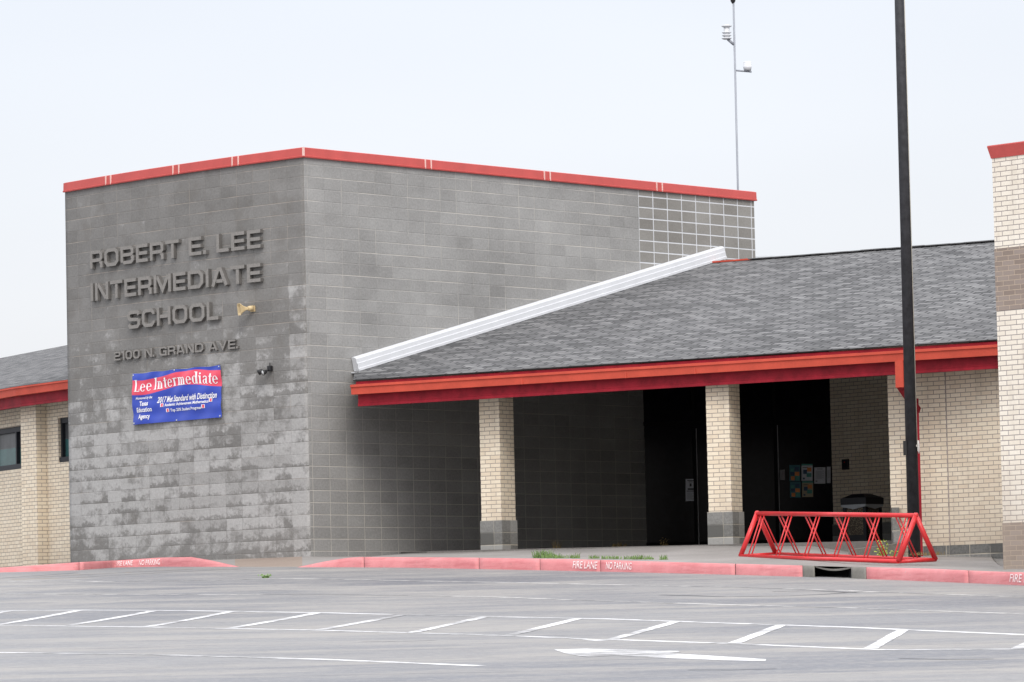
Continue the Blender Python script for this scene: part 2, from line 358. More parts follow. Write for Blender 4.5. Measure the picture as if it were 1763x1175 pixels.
# ------------------------------------------------------------------ ground sheet, kerbs, pavement
mb = MB(); Ys = [-300, -60, -20]+[i*.5 for i in range(0, 181)]+[100, 140, 300, 1500]; Xs = [-1200, -200, -60, -20, -12, -8, -4, 0, 4, 8, 12, 20, 60, 200, 1200]
for a, b in zip(Ys, Ys[1:]):
    for c, d in zip(Xs, Xs[1:]):
        mb.face([(c, a, lotz(a)), (d, a, lotz(a)), (d, b, lotz(b)), (c, b, lotz(b))], smooth=True)
struct(mb, 'ground', M_ASPH)

def interp(tab, x):
    if x <= tab[0][0]: return tab[0][1:]
    for a, b in zip(tab, tab[1:]):
        if x <= b[0]:
            f = (x-a[0])/(b[0]-a[0]); return tuple(p+(q-p)*f for p, q in zip(a[1:], b[1:]))
    return tab[-1][1:]
# kerb: px x -> (foot y, crest y)
KL = [(-60, 988, 980), (0, 985.8, 977.8), (60, 984.3, 973.8), (136, 982, 968.3), (200, 977.3, 965.4), (276, 976, 960.4), (330, 976.2, 959.4), (365, 976.3, 965.5), (412, 976.3, 976.2)]
KR = [(512, 977.1, 977.0), (560, 977, 967), (600, 977, 960.6), (625, 977.2, 959.4), (700, 977.6, 959.6), (800, 979.6, 960.4), (900, 981.6, 961.8), (1000, 983.6, 963.6), (1200, 988.3, 969.3),
      (1300, 991, 972), (1392, 993.7, 974.3), (1475, 996.6, 976.4), (1603, 1001.5, 979.6), (1706, 1005.8, 984.2), (1763, 1008.4, 985.9), (1860, 1013, 989)]
def kerb_pt(tab, x):
    fy, cy = interp(tab, x); F = on_lot(x, fy); T = at_Y(x, cy, F.y+.13)
    if T.z < F.z: T.z = F.z
    return F, T
def kerb(tab, x0, x1, name, mat, step=9):
    m = MB(); n = max(2, int((x1-x0)/step)); prev = None; u = 0
    for i in range(n+1):
        x = x0+(x1-x0)*i/n; F, T = kerb_pt(tab, x); h = T.z-F.z
        A = F-Vector((0, .02, .12)); B = F+Vector((0, .035, h*.60)); C = F+Vector((0, .065, h*.88)); D = Vector((T.x, T.y, T.z)); G = D+Vector((0, .12, .004)); K = G-Vector((0, 0, .3))
        row = [A, F, B, C, D, G, K]
        for q in row[2:]: q.x = F.x*(q.y/F.y) if q.y else q.x
        if prev:
            for a, b, c, d in zip(prev, prev[1:], row[1:], row): m.face([a, b, c, d], smooth=True)
        else: m.face(row)
        prev = row
    m.face(prev[::-1]); return struct(m, name, mat)
kerb(KL, -60, 136, 'kerb', M_KERB); kerb(KL, 136.6, 412, 'kerb', M_KERB); kerb(KR, 512, 627, 'kerb', M_KERB, 6)
for a, b in ((627.6, 825), (825.6, 930), (930.5, 1034), (1034.6, 1266), (1267, 1382), (1492, 1668), (1668.6, 1860)): kerb(KR, a, b, 'kerb', M_KERB)
kerb(KR, 1382.3, 1403, 'kerb', M_CURBC, 4); kerb(KR, 1466, 1491.6, 'kerb', M_CURBC, 4)
# storm drain inlet in the kerb between the bare ends
F0, T0 = kerb_pt(KR, 1403); F1, T1 = kerb_pt(KR, 1466)
dr = empty('storm_drain', F0, 'dark kerb inlet with a bent steel plate between bare concrete kerb ends', 'storm drain')
m = MB(); bk = Vector((0, .7, 0)); dn = Vector((0, 0, .25))
m.face([F0-dn, F1-dn, F1+bk-dn, F0+bk-dn]); m.face([F0+bk-dn, F1+bk-dn, T1+bk, T0+bk]); m.face([F0-dn, F0+bk-dn, T0+bk, T0]); m.face([F1-dn, F1+bk-dn, T1+bk, T1])
m.build('drain_box', M_DARK, dr)
m = MB(); prev = None
for i in range(13):
    f = i/12; q = T0.lerp(T1, f); sag = -.045*math.sin(math.pi*f)
    row = [q+Vector((0, -.02, sag-.02)), q+Vector((0, -.02, sag)), q+Vector((0, .75, .006)), q+Vector((0, .75, -.014))]
    if prev:
        for k_ in range(4): m.face([prev[k_], prev[(k_+1) % 4], row[(k_+1) % 4], row[k_]])
    prev = row
m.build('cover_plate', M_CURBC, dr)

# wall foot / slab front line, px x -> (Y, z rel. camera)
WT = [(-60, 86, 1.73), (-20, 84, 1.72), (60, 81, 1.72), (112, 77.6, 1.70), (200, 76.2, 1.69), (330, 74.8, 1.68), (460, 73.6, 1.675), (533, 72.9, 1.67), (600, 73.6, 1.67), (640, 74.1, 1.67),
      (658, 73.0, 1.66), (700, 72.7, 1.672), (830, 71.8, 1.655), (900, 71.4, 1.655), (1200, 69.5, 1.622), (1400, 68.6, 1.555), (1470, 68.4, 1.43), (1530, 68.4, 1.38), (1632, 67.8, 1.33), (1708, 67.1, 1.29), (1716, 64, 1.14), (1726, 60.5, 1.03), (1740, 59.5, 1.0), (1870, 57.9, .93)]
def ground_pt(x, f):                     # f=0 at the kerb, 1 at the wall
    if x < 412: T = kerb_pt(KL, x)[1]
    elif x < 512: T = on_lot(x, 976.8)
    else: T = kerb_pt(KR, x)[1]
    T = T+Vector((0, .12, .0)); Y, z = interp(WT, x)
    return at_Y(x, 955 if x < 1500 else 965, Y), T, z+CZ
def pave(x0, x1, name, mat, ext=.0, step=8):
    m = MB(); n = max(2, int((x1-x0)/step)); prev = None
    for i in range(n+1):
        x = x0+(x1-x0)*i/n; Wp, T, z = ground_pt(x, 1); Wp.z = z
        row = [T.lerp(Wp, k_/8) for k_ in range(9)]
        if ext: row.append(Wp+Vector((0, ext, .0)))
        if prev:
            for a, b, c, d in zip(prev, prev[1:], row[1:], row): m.face([a, b, c, d], smooth=True)
        prev = row
    return struct(m, name, mat)
pave(-60, 404, 'pavement', M_WALK, .3); pave(404, 520, 'driveway_apron', M_APRON, .3); pave(520, 1708, 'pavement', M_WALK, .5); pave(1708, 1866, 'pavement', M_WALK, .5)

# ------------------------------------------------------------------ road markings
def ribbon(pts, w, mat, name='road_marking', lift=.0022, par=None, wob=0.0):
    P = [on_lot(*p) for p in pts]; Q = []
    for a, b in zip(P, P[1:]):
        n = max(1, int((b-a).length/.4)); Q += [a.lerp(b, i/n) for i in range(n)]
    Q.append(P[-1]); m = MB(); prev = None
    for i, q in enumerate(Q):
        d = (Q[min(i+1, len(Q)-1)]-Q[max(i-1, 0)]); d.z = 0; d.normalize(); s_ = Vector((-d.y, d.x, 0))*(w/2)*(1+random.uniform(-wob, wob))
        a, b = q+s_, q-s_; a.z = lotz(a.y)+lift; b.z = lotz(b.y)+lift
        if prev: m.face([prev[0], prev[1], b, a])
        prev = (a, b)
    return struct(m, name, mat)
ribbon([(-30, 1002), (0, 1001.7), (127, 1001), (197, 1002.3)], .14, M_MKF); ribbon([(222, 1001), (381, 999.4)], .14, M_MKF)
ribbon([(400, 998.5), (480, 996.5), (575, 997.5), (683, 1000), (798, 1002.3), (900, 1003.9), (1059, 1007.4), (1265, 1011.2), (1431, 1016.4)], .13, M_MKF)
ribbon([(1440, 1016.5), (1474, 1018.3), (1631, 1024), (1763, 1028.3), (1790, 1029.2)], .13, M_MKF)
ribbon([(20, 998), (130, 995), (300, 985), (413, 980)], .10, M_MKY); ribbon([(60, 994), (200, 987), (330, 980.5)], .10, M_MKY)
ribbon([(-30, 1023.4), (19, 1023.2), (159, 1023.9), (476, 1023.9), (559, 1023.4), (845, 1028), (1040, 1035), (1460, 1047), (1763, 1057.7), (1790, 1058.7)], .12, M_MKF)
ribbon([(-30, 1053), (16, 1051.8), (140, 1050.9), (318, 1051.8), (560, 1055.6), (1040, 1066), (1460, 1080.4), (1763, 1093.4), (1800, 1095)], .135, M_MK)
ribbon([(-30, 1076.5), (0, 1077), (270, 1080.4), (560, 1085.8), (860, 1094.5), (988, 1099.5), (1036, 1103.6)], .135, M_MK)
ribbon([(1040, 1101.2), (1260, 1108.7), (1460, 1117), (1517, 1119.2), (1763, 1118.2), (1800, 1118)], .135, M_MK)
def yl(x): return interp([(0, 1077), (270, 1080.4), (560, 1085.8), (860, 1094.5), (1050, 1101.5), (1260, 1108.7), (1460, 1117), (1517, 1119.2), (1800, 1118)], x)[0]
def yu(x): return interp([(-30, 1053), (140, 1050.9), (318, 1051.8), (560, 1055.6), (1040, 1066), (1460, 1080.4), (1763, 1093.4), (1900, 1099)], x)[0]
for a, b in ((-125, 12), (-2, 135), (117.5, 265), (255.7, 397), (398.7, 545), (552, 693), (712, 836), (877, 994.6), (1055.7, 1163.7), (1263.7, 1344.7), (1498, 1555), (1752, 1800)):
    ribbon([(a, yl(a)-.8), (b, yu(b)+.8)], .125, M_MK, lift=.0036, wob=.10)
ribbon([(-40, 1123.5), (0, 1124), (270, 1127.8), (560, 1136), (826, 1147)], .135, M_MK)
m = MB(); pp = [(954, 1119), (1010, 1117.6), (1080, 1119), (1168, 1121.6), (1172, 1124), (1150, 1125.3), (1262, 1132), (1319, 1135.8), (1318, 1138.6), (1262, 1138), (1160, 1134), (1060, 1129.5), (1010, 1131.8), (980, 1127.5)]
m.face([on_lot(*p)+Vector((0, 0, .0022)) for p in pp]); struct(m, 'road_marking', M_MK)
for pts, w in (([(1138, 1024.8), (1190, 1026), (1249, 1028), (1300, 1027.2), (1360, 1026.5), (1420, 1023.5), (1480, 1019.5)], .10), ([(1330, 1019), (1400, 1017.5), (1470, 1021)], .07), ([(1548, 1134), (1630, 1136), (1711, 1135)], .05),
               ([(1186, 1154), (1260, 1154), (1338, 1152)], .05), ([(623, 1105.5), (690, 1105), (750, 1103)], .06), ([(0, 996), (60, 992), (130, 987)], .08)):
    ribbon(pts, w, M_CRACK, 'road_crack', .0014, wob=.6)

# ------------------------------------------------------------------ the school building
YAW = .8312; DR = Vector((math.cos(YAW), math.sin(YAW), 0)); J0 = Vector((-3.3869, 72.9142, 0)); C0 = J0-DR*.075
school = empty('school_building', (C0.x, C0.y, 1.5+CZ), 'grey block school building with curved front, red trimmed entrance canopy and shingle roofs', 'building')
curve = [C0.copy()]; NSEG = 64; SL_L = .4064*15.95
for i in range(NSEG):
    th = math.radians(41+10*(i+.5)/NSEG); curve.append(curve[-1]+Vector((-math.cos(th), math.sin(th), 0))*(SL_L/NSEG))
def cv(s):
    f = max(0, min(NSEG-1e-6, s/SL_L*NSEG)); i = int(f); a, b = curve[i], curve[i+1]; p = a.lerp(b, f-i); d = (a-b).normalized()   # d points to the right along the wall
    th = math.radians(41+10*(s/SL_L)); d = Vector((math.cos(th), -math.sin(th), 0)); return p, d, Vector((d.y, -d.x, 0))   # outward normal
def cv_px(x, y):                          # pixel -> (s, z) on the curved wall
    lo, hi = 0.0, SL_L
    for _ in range(40):
        md = (lo+hi)/2; p = cv(md)[0]; z = at_Y(x, y, p.y).z
        if to_px((p.x, p.y, z))[0] > x: lo = md
        else: hi = md
    p = cv(lo)[0]; return lo, at_Y(x, y, p.y).z
ZT = Z30+32.6*BH; ZB = 1.3+CZ; LR = 11.95
Rend = C0+DR*LR; Pend = C0+DR*(.075+21*BW)
m = MB(); u = 0
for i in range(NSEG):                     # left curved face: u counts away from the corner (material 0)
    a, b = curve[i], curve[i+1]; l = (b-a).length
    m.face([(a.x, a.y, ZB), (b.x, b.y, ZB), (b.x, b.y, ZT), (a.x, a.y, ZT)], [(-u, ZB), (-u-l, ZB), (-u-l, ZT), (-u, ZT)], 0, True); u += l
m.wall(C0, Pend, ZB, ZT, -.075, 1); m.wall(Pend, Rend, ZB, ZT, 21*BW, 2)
back = [Rend+Vector((-DR.y, DR.x, 0))*6.0, curve[-1]+DR*11.0]
m.wall(Rend, back[0], ZB, ZT, 0, 1); m.wall(back[0], back[1], ZB, ZT, 0, 1); m.wall(back[1], curve[-1], ZB, ZT, 0, 1)
m.face([(p.x, p.y, ZT-.05) for p in curve[::-1]]+[(p.x, p.y, ZT-.05) for p in (Rend, back[0], back[1])], mi=1)
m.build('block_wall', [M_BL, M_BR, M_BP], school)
# red metal coping
cop = MB(); prof = [(-.02, -.01), (.045, -.01), (.05, .012), (.035, .02), (.03, .155), (-.02, .17), (-.3, .17), (-.3, -.01)]
NR = Vector((DR.y, -DR.x, 0))
path = [(Rend+Vector((0, 0, ZT))+DR*.04, NR)]
nC = cv(0)[2]; mit = (nC+NR).normalized()/(nC+NR).normalized().dot(NR); path.append((C0+Vector((0, 0, ZT)), mit))
for i in range(2, NSEG+1, 2): p, d, n = cv(SL_L*i/NSEG); path.append((p+Vector((0, 0, ZT)), n))
cop.sweep(path, prof); coping = cop.build('coping', M_COP, school)
for px in (729.5, 739.5, 934, 944, 1127, 1136.5):
    p = on_vplane(px, 290, C0, DR); q = p-C0; s_ = q.x*DR.x+q.y*DR.y; b = C0+DR*s_+Vector((0, 0, ZT))
    ax = Matrix((DR, NR, Vector((0, 0, 1)))).transposed(); m = MB(); m.box(b+NR*.034+Vector((0, 0, .075)), (.022, .03, .16), ax); m.build('coping_joint', M_SEAM, coping)
for px in (185, 193.5, 301, 311, 403, 413.5):
    s_, _ = cv_px(px, 290); p, d, n = cv(s_); ax = Matrix((d, n, Vector((0, 0, 1)))).transposed(); m = MB(); m.box(p+n*.034+Vector((0, 0, ZT+.075)), (.022, .03, .16), ax); m.build('coping_joint', M_SEAM, coping)
m = MB(); m.box(C0+Vector((0, 0, ZT+.08))+(nC+NR).normalized()*.042, (.03, .03, .165), Matrix((DR, NR, Vector((0, 0, 1)))).transposed())
m.build('coping_joint', M_SEAM, coping)

# entrance canopy: eave line, roof plane, ridge
ZE = 4.15+CZ                              # underside of the crimson board
EA = on_z(617, 700, ZE); EB = on_z(1716, 635, ZE); EA.z = EB.z = 0
ED = (EB-EA).normalized(); EN = Vector((ED.y, -ED.x, 0))   # outward (towards the car park)
EI = -EN; EEND = EB+ED*7.5
A0 = EA; RS = .25; ZR0 = ZE+.44
def roofz(p): return ZR0+RS*((Vector((p[0], p[1], 0))-EA).dot(EI)+.10)
def dist_in(p): return (Vector((p[0], p[1], 0))-EA).dot(EI)
D_R = 10.0
# where the roof meets the right block face
def face_at(dd):                          # point on the block's right face at distance dd behind the eave line
    s_ = (dd-dist_in(C0))/DR.dot(EI); return C0+DR*s_
WJ0 = on_vplane(611, 662, C0, DR); WJ0.z = 0; WJ1 = face_at(D_R)
off = NR*.012
e0 = on_vplane(608, 663, EA+EN*.085, ED); e0.z = 0; e1 = EEND+EN*.085
def R3(p, dz=0): return Vector((p[0], p[1], roofz(p)+dz))
jn = face_at(-.14)+off if dist_in(C0) < -.14 else e0
rdg1 = EEND+EI*D_R
lj = e0 if (jn-e0).dot(ED) < 0 else jn
m = MB()
def ruv(p): return ((p-EA).dot(ED), dist_in(p)*1.031)
def rface(mm, pl, mi=0, dz=0): mm.face([R3(p, dz) for p in pl], [ruv(Vector((p[0], p[1], 0))) for p in pl], mi)
pl = [e0, e1, rdg1, WJ1+off, WJ0+off]
rface(m, pl, 0, 0); rface(m, pl[::-1], 1, -.02)
for a, b in zip(pl, pl[1:]+pl[:1]): m.face([R3(a), R3(b), R3(b, -.02), R3(a, -.02)], mi=1)
# back slope and rear wall behind the ridge
bk0 = (WJ1+off)+EI*.0; zr = roofz(WJ1)
c0 = WJ1+off; c1 = rdg1; d0 = c0+EI*9; d1 = c1+EI*9
roof = m.build('entrance_roof', [M_SH, M_SOFF], school)
m = MB()
m.face([(c0.x, c0.y, zr-.004), (c1.x, c1.y, zr-.004), (d1.x, d1.y, zr-1.8), (d0.x, d0.y, zr-1.8)])
m.build('rear_roof', M_SH, school)
m = MB(); ra, rb = Vector(c0)+EI*3+ED*1.2, Vector(c1)+EI*3
m.wall(ra, rb, 1.0, zr-.7); m.build('rear_wall', M_CREAM, school)
# ridge trim where roof top meets block end
m = MB(); t0 = WJ1+off-ED*.0; t1 = t0+ED*.95
ax = Matrix((ED, EI, Vector((0, 0, 1)))).transposed()
m.box((t0+t1)/2+Vector((0, 0, zr+.015)), ((t1-t0).length, .06, .03), ax); m.build('ridge_trim', M_ORG, roof)
m = MB()                                   # ridge cap shingles
for i in range(64):
    q = t1+ED*(.26*i+.1); m.box(Vector((q.x, q.y, zr+.008+random.uniform(0, .008))), (.25, .22, .016), ax)
m.build('ridge_cap', paint('ridge_shingle', (.15, .152, .158), .9, .25, .2, 4), roof)
# white flashing box along the wall
m = MB(); S0 = WJ0+off; S1 = face_at(D_R+.42)+off
dirw = (R3(S1)-R3(S0)); dirw.normalize(); upw = dirw.cross(Vector((-NR.x, -NR.y, 0))); upw = upw if upw.z > 0 else -upw; upw.normalize()
fs = R3(S0)-dirw*.03; fe = R3(S1)
pr = [(0, 0), (.13, .0), (.13, .04), (.118, .046), (.118, .13), (.106, .136), (.104, .205), (.09, .225), (.05, .24), (0, .242)]
P0 = [fs+NR*a+upw*b for a, b in pr]; P1 = [fe+NR*a+upw*b for a, b in pr]
for i in range(len(pr)): j = (i+1) % len(pr); m.face([P0[i], P0[j], P1[j], P1[i]])
m.face(P0); m.face(P1[::-1]); m.build('wall_flashing', M_WHITE, roof)
m = MB(); ax = Matrix((DR, NR, Vector((0, 0, 1)))).transposed(); m.box(fs+NR*.09+Vector((0, 0, -.025))-DR*.0, (.12, .20, .02), ax); m.build('flashing_foot', M_WHITE, roof)
# fascia (crimson) and gutter (orange)
m = MB(); fp = [(EA+Vector((0, 0, ZE)), EN), (EEND+Vector((0, 0, ZE)), EN)]
m.sweep(fp, [(0, 0), (.012, 0), (.012, .045), (.0, .05), (.004, .21), (.06, .22), (.06, .412), (-.05, .412), (-.05, 0)])
m.build('fascia_board', M_CRIM, school)
m = MB(); gA = on_vplane(604.5, 674, EA+EN*.12, ED)-EN*.12; gA.z = 0; gp = [(gA+Vector((0, 0, ZE)), EN), (EEND+Vector((0, 0, ZE)), EN)]
m.sweep(gp, [(.065, .195), (.115, .195), (.125, .31), (.145, .318), (.145, .358), (.11, .362), (.065, .362)])
gut = m.build('gutter', M_ORG, school)
for px in (888, 1201, 1400):
    q = on_z(px, 650, ZE+.3); f = (q-EA).dot(ED); b = EA+ED*f+EN*.088+Vector((0, 0, ZE+.255)); m = MB(); m.box(b, (.03, .078, .125), Matrix((ED, EN, Vector((0, 0, 1)))).transposed()); m.build('gutter_joint', M_ORG, gut)
# eave soffit strip
m = MB(); a, b = EA-ED*.0, EEND
m.face([(a.x, a.y, ZE+.30), (b.x, b.y, ZE+.30), *( (q.x, q.y, ZE+.36) for q in (b+EI*.55, a+EI*.55))]); m.build('soffit', M_SOFF, school)

# canopy slab
def slabz(Y): return .0222*Y+.09+CZ
GY = 79.2
GL = C0+DR*(.075+20.9*BW); 
gR = at_Y(1432, 800, GY-.0)
SW1 = at_Y(1530, 800, 77.7); SW1.x += .35
plan = []
p_in = on_vplane(690, 954, C0, DR)
fr = [at_Y(735, 950, 72.45), at_Y(830, 947, 71.75), at_Y(1200, 938, 69.45), at_Y(1400, 934, 68.5), at_Y(1538, 931, 68.35)]
plan = [p_in]+[p_in.lerp(fr[0], .55)+Vector((.03, -.12, 0))]+fr+[Vector((6.6, 70, 0)), SW1+Vector((.3, .3, 0)), gR+Vector((0, .5, 0)), GL+Vector((0, .5, 0)), GL+NR*(-.2), p_in+NR*(-.2)]
m = MB(); top = [Vector((p.x, p.y, slabz(p.y))) for p in plan]; bot = [t-Vector((0, 0, .35)) for t in top]
m.face(top); [m.face([bot[i], bot[(i+1) % len(top)], top[(i+1) % len(top)], top[i]]) for i in range(len(top))]
struct(m, 'entrance_slab', M_SLAB)

# glass entrance front
ZG = slabz(GY)-.05; zg1 = 5.9+CZ
gw = MB(); gl0 = Vector((GL.x+.02, GL.y, 0)); gl0.y = GY
gwo = empty('glass_wall', (gl0.x, GY, ZG)); gwo.parent = school; gwo.location = Vector((gl0.x, GY, ZG))-school.location
def gx(px, py=850): return at_Y(px, py, GY).x
frames = [gl0.x, gx(1201), gx(1272), gx(1341), gR.x+.04]
m = MB()
for a, b in zip(frames, frames[1:]):
    m.box(((a+b)/2, GY+.03, (ZG+zg1)/2), (b-a, .02, zg1-ZG))
m.build('glass_pane', M_GLASS, gwo)
m = MB()
M_FR = paint('black_frame', (.006, .006, .007), .7, .2, .1)
for a in frames[1:-1]: m = MB(); m.box((a-.045, GY, (ZG+zg1)/2), (.05, .05, zg1-ZG)); m.build('door_post', M_FR, gwo)
for hz_, hh_ in ((.06, .12), (2.28, .07)): m = MB(); m.box(((frames[0]+frames[-1])/2, GY-.006, ZG+hz_), (frames[-1]-frames[0], .05, hh_)); m.build('door_rail', M_FR, gwo)
M_ALU = paint('aluminium_edge', (.16, .16, .17), .4, .1, .5)
for px, py0, py1 in ((1201, 738, 941), (1341, 732, 938)):
    m = MB(); a = at_Y(px, (py0+py1)/2, GY-.05); z0 = at_Y(px, py1, GY-.05).z; z1 = at_Y(px, py0, GY-.05).z; m.box((a.x, GY-.05, (z0+z1)/2), (.016, .02, z1-z0)); m.build('door_edge', M_ALU, gwo)
m = MB(); a = at_Y(1347, 818, GY-.09); m.box((a.x, GY-.09, a.z), (.085, .04, .19)); m.box((a.x-.01, GY-.13, a.z), (.02, .03, .14)); m.build('door_handle', M_ALU, gwo, bevel=.004)

# brick side wall, front wall, return
zs = 5.35+CZ
m = MB(); m.wall(Vector((gR.x, GY-.04, 0)), SW1, ZG, zs+.3, 0, 0); m.wall(SW1, SW1+Vector((.4, 1.5, 0)), ZG, zs, 0, 0)
side = m.build('recess_wall', M_CREAM, school)
m = MB(); dd = (SW1-Vector((gR.x, GY-.04, 0))); dd.z = 0; sn = Vector((dd.y, -dd.x, 0)).normalized()
a = Vector((gR.x, GY-.04, 0))+sn*.03; b = SW1+sn*.03; m.wall(a, b, ZG-.3, Z30+.27*0+.42, 0, 0); m.face([(a.x, a.y, Z30+.42), (b.x, b.y, Z30+.42), *( (q.x, q.y, Z30+.42) for q in (b-sn*.03, a-sn*.03))]); m.build('wall_base', M_BASE, side)
FW0 = at_Y(1530.5, 760, 68.25); FW1 = at_Y(1632, 800, 67.68); FW2 = at_Y(1722, 800, 66.95); FW2b = FW1+(FW2-FW1).normalized()*4.2
for q in (FW0, FW1, FW2, FW2b): q.z = 0
RW = SW1+Vector((.25, -.3, 0)); RW.z = 0
ztop = lambda p: min(roofz(p)-.07, 9)
m = MB(); zb = 1.0+CZ; zfb = at_Y(1640, 939, 67.6).z
u = m.wall(RW, FW0, zb, (ztop(RW), ztop(FW0)), -10.2, 0); u = m.wall(FW0, FW1, zb, (ztop(FW0), ztop(FW1)), 0, 0); m.wall(FW1, FW2b, zb, (ztop(FW1), ztop(FW2b)), u, 0)
fw = m.build('front_wall', M_CREAM, school)
m = MB(); n1 = Vector(((FW1-FW0).y, -(FW1-FW0).x, 0)).normalized(); n2 = Vector(((FW2-FW1).y, -(FW2-FW1).x, 0)).normalized(); nm = (n1+n2).normalized()
pa, pb, pc = FW0.lerp(FW1, .55)+n1*.03, FW1+nm*.03, FW2b+n2*.03
for a, b, nn in ((pa, pb, n1), (pb, pc, n2)):
    m.wall(a, b, zb, zfb, 0); m.face([(a.x, a.y, zfb), (b.x, b.y, zfb), (b.x-nn.x*.05, b.y-nn.y*.05, zfb), (a.x-nn.x*.05, a.y-nn.y*.05, zfb)])
m.wall(pa-n1*.06, pa, zb, zfb); m.build('wall_base', M_BASE, fw)
m = MB(); jx = FW1+nm*.003; m.box(Vector((jx.x, jx.y, (zfb+ZE)/2+.05)), (.014, .014, ZE-zfb+.3)); m.build('control_joint', paint('joint_sealant', (.33, .29, .27)), fw)
m = MB(); a = at_Y(1543, 905, 68.05); zt_ = at_Y(1543, 874, 68.05).z; m.box((a.x, 68.16, (zt_+1.2+CZ)/2), (.115, .16, zt_-1.2-CZ)); m.build('block_plinth', M_BASE, school)
m = MB(); a = at_Y(1545, 928, 67.9); m.box((a.x+.02, 67.98, a.z-.12), (.16, .14, .42)); m.build('block_plinth', M_BASE, school)

# columns
def column(px, pyc, Y, ang, zbase_extra=0):
    c = at_Y(px, pyc, Y); th = math.radians(ang); d = Vector((math.cos(th), -math.sin(th), 0)); n = Vector((math.sin(th), math.cos(th), 0))   # d along front face to the right (towards camera), n away
    P = Vector((c.x, c.y, 0)); w = .406
    pl = [P-d*w, P, P+n*w, P-d*w+n*w]; zsl = slabz(Y)
    zb2 = at_Y(px, (925/3.917+660) if px < 1000 else (945/3.917+640), Y).z
    e_ = empty('column', (P.x, P.y, zsl)); e_.parent = school; e_.location = Vector((P.x, P.y, zsl))-school.location
    m = MB(); u = m.wall(pl[0], pl[1], zb2, ZR0+.06, 0); m.wall(pl[1], pl[2], zb2, ZR0+.06, u); m.wall(pl[2], pl[3], zb2, ZR0+.06, 0); m.wall(pl[3], pl[0], zb2, ZR0+.06, 0)
    m.build('column_shaft', M_CREAM, e_)
    m = MB(); k_ = .018; pl2 = [pl[0]-d*k_-n*k_, pl[1]+d*k_-n*k_, pl[2]+d*k_+n*k_, pl[3]-d*k_+n*k_]
    m.prism([(q.x, q.y) for q in pl2], zsl-.2, zb2+.004, .13, dv=(Z30+.6096)-(zb2+.004)); m.build('column_base', M_BASE, e_)
column(861.5, 800, 71.85, 35.0); column(1258, 800, 69.2, 27.5)

# downspout
m = MB(); 
ds_ax = Matrix((ED, EN, Vector((0, 0, 1)))).transposed()
a = on_vplane(1551, 640, EB+EN*.07, ED); zt2 = on_vplane(1551, 628, EB+EN*.07, ED).z; zb3 = on_vplane(1551, 661, EB+EN*.07, ED).z
Ptop = Vector((a.x, a.y, 0)); 
m.box(Ptop+Vector((0, 0, (zt2+zb3)/2)), (.135, .125, zt2-zb3+.12), ds_ax)
dsp = m.build('downspout', M_ORG, school)
m = MB(); wl = at_Y(1577.8, 700, 67.75); q1 = Ptop+Vector((0, 0, zb3-.05)); q2 = Vector((wl.x, wl.y-.02, at_Y(1580, 705, 67.7).z))
dq = (q2-q1).normalized(); up_ = EN; sx = dq.cross(up_).normalized(); up_ = sx.cross(dq)
ax = Matrix((sx, up_, dq)).transposed(); m.box((q1+q2)/2, (.10, .09, (q2-q1).length+.06), ax); m.build('elbow', M_CRIM, dsp)
m = MB(); zf = at_Y(1583, 948, 67.7).z; m.box((q2.x, q2.y, (q2.z+zf)/2+.02), (.062, .07, q2.z-zf+.3)); m.build('lower_pipe', M_CRIM, dsp)

# left wing
ZL = 4.73+CZ
F0_ = Vector((-11.6, 85.3, 0)); F1_ = on_z(37, 700.2, ZL); F2e = on_z(113, 690.6, ZL)
q0 = on_z(0, 706.3, ZL); F1_.z = F2e.z = q0.z = 0
F0_ = F1_+(q0-F1_).normalized()*42; dF = (F2e-F1_).normalized(); F2_ = F1_+dF*((F2e-F1_).length+1.25)
n0_ = Vector((-(F1_-F0_).y, (F1_-F0_).x, 0)).normalized(); n0_ = n0_ if n0_.y > 0 else -n0_
n2_ = Vector((-dF.y, dF.x, 0)); n2_ = n2_ if n2_.y > 0 else -n2_
n1_ = (n0_+n2_).normalized()
wpath = [(F0_+Vector((0, 0, ZL)), -n0_), (F1_+Vector((0, 0, ZL)), -n1_), (F2_+Vector((0, 0, ZL)), -n2_)]
m = MB(); m.sweep(wpath, [(0, 0), (.012, 0), (.012, .045), (0, .05), (.004, .2), (0, .38), (-.05, .38), (-.05, 0)]); m.build('fascia_board', M_CRIM, school)
m = MB(); m.sweep(wpath, [(.005, .20), (.105, .20), (.118, .32), (.14, .33), (.14, .36), (.10, .365), (.005, .365)]); m.build('gutter', M_ORG, school)
m = MB(); zr0 = ZL+.40
g = [(F0_, n0_), (F1_, n1_), (F2_, n2_)]
for (a, na), (b, nb) in zip(g, g[1:]):
    l = (b-a).length
    A_, B_, C_, D_ = a-na*.14, b-nb*.14, b+nb*10.2, a+na*10.2; zc = zr0+.25*10.2
    m.face([(A_.x, A_.y, zr0-.035), (B_.x, B_.y, zr0-.035), (C_.x, C_.y, zc), (D_.x, D_.y, zc)], [(0, 0), (l, 0), (l, 10.6), (0, 10.6)])
    m.face([(D_.x, D_.y, zc), (C_.x, C_.y, zc), *( (q.x, q.y, zc-2) for q in (C_+nb*8, D_+na*8))])
m.build('wing_roof', M_SH, school)
m = MB(); OFF = .52
Wa, Wb, Wc = F0_+n0_*OFF, F1_+n1_*OFF, F2_+n2_*OFF
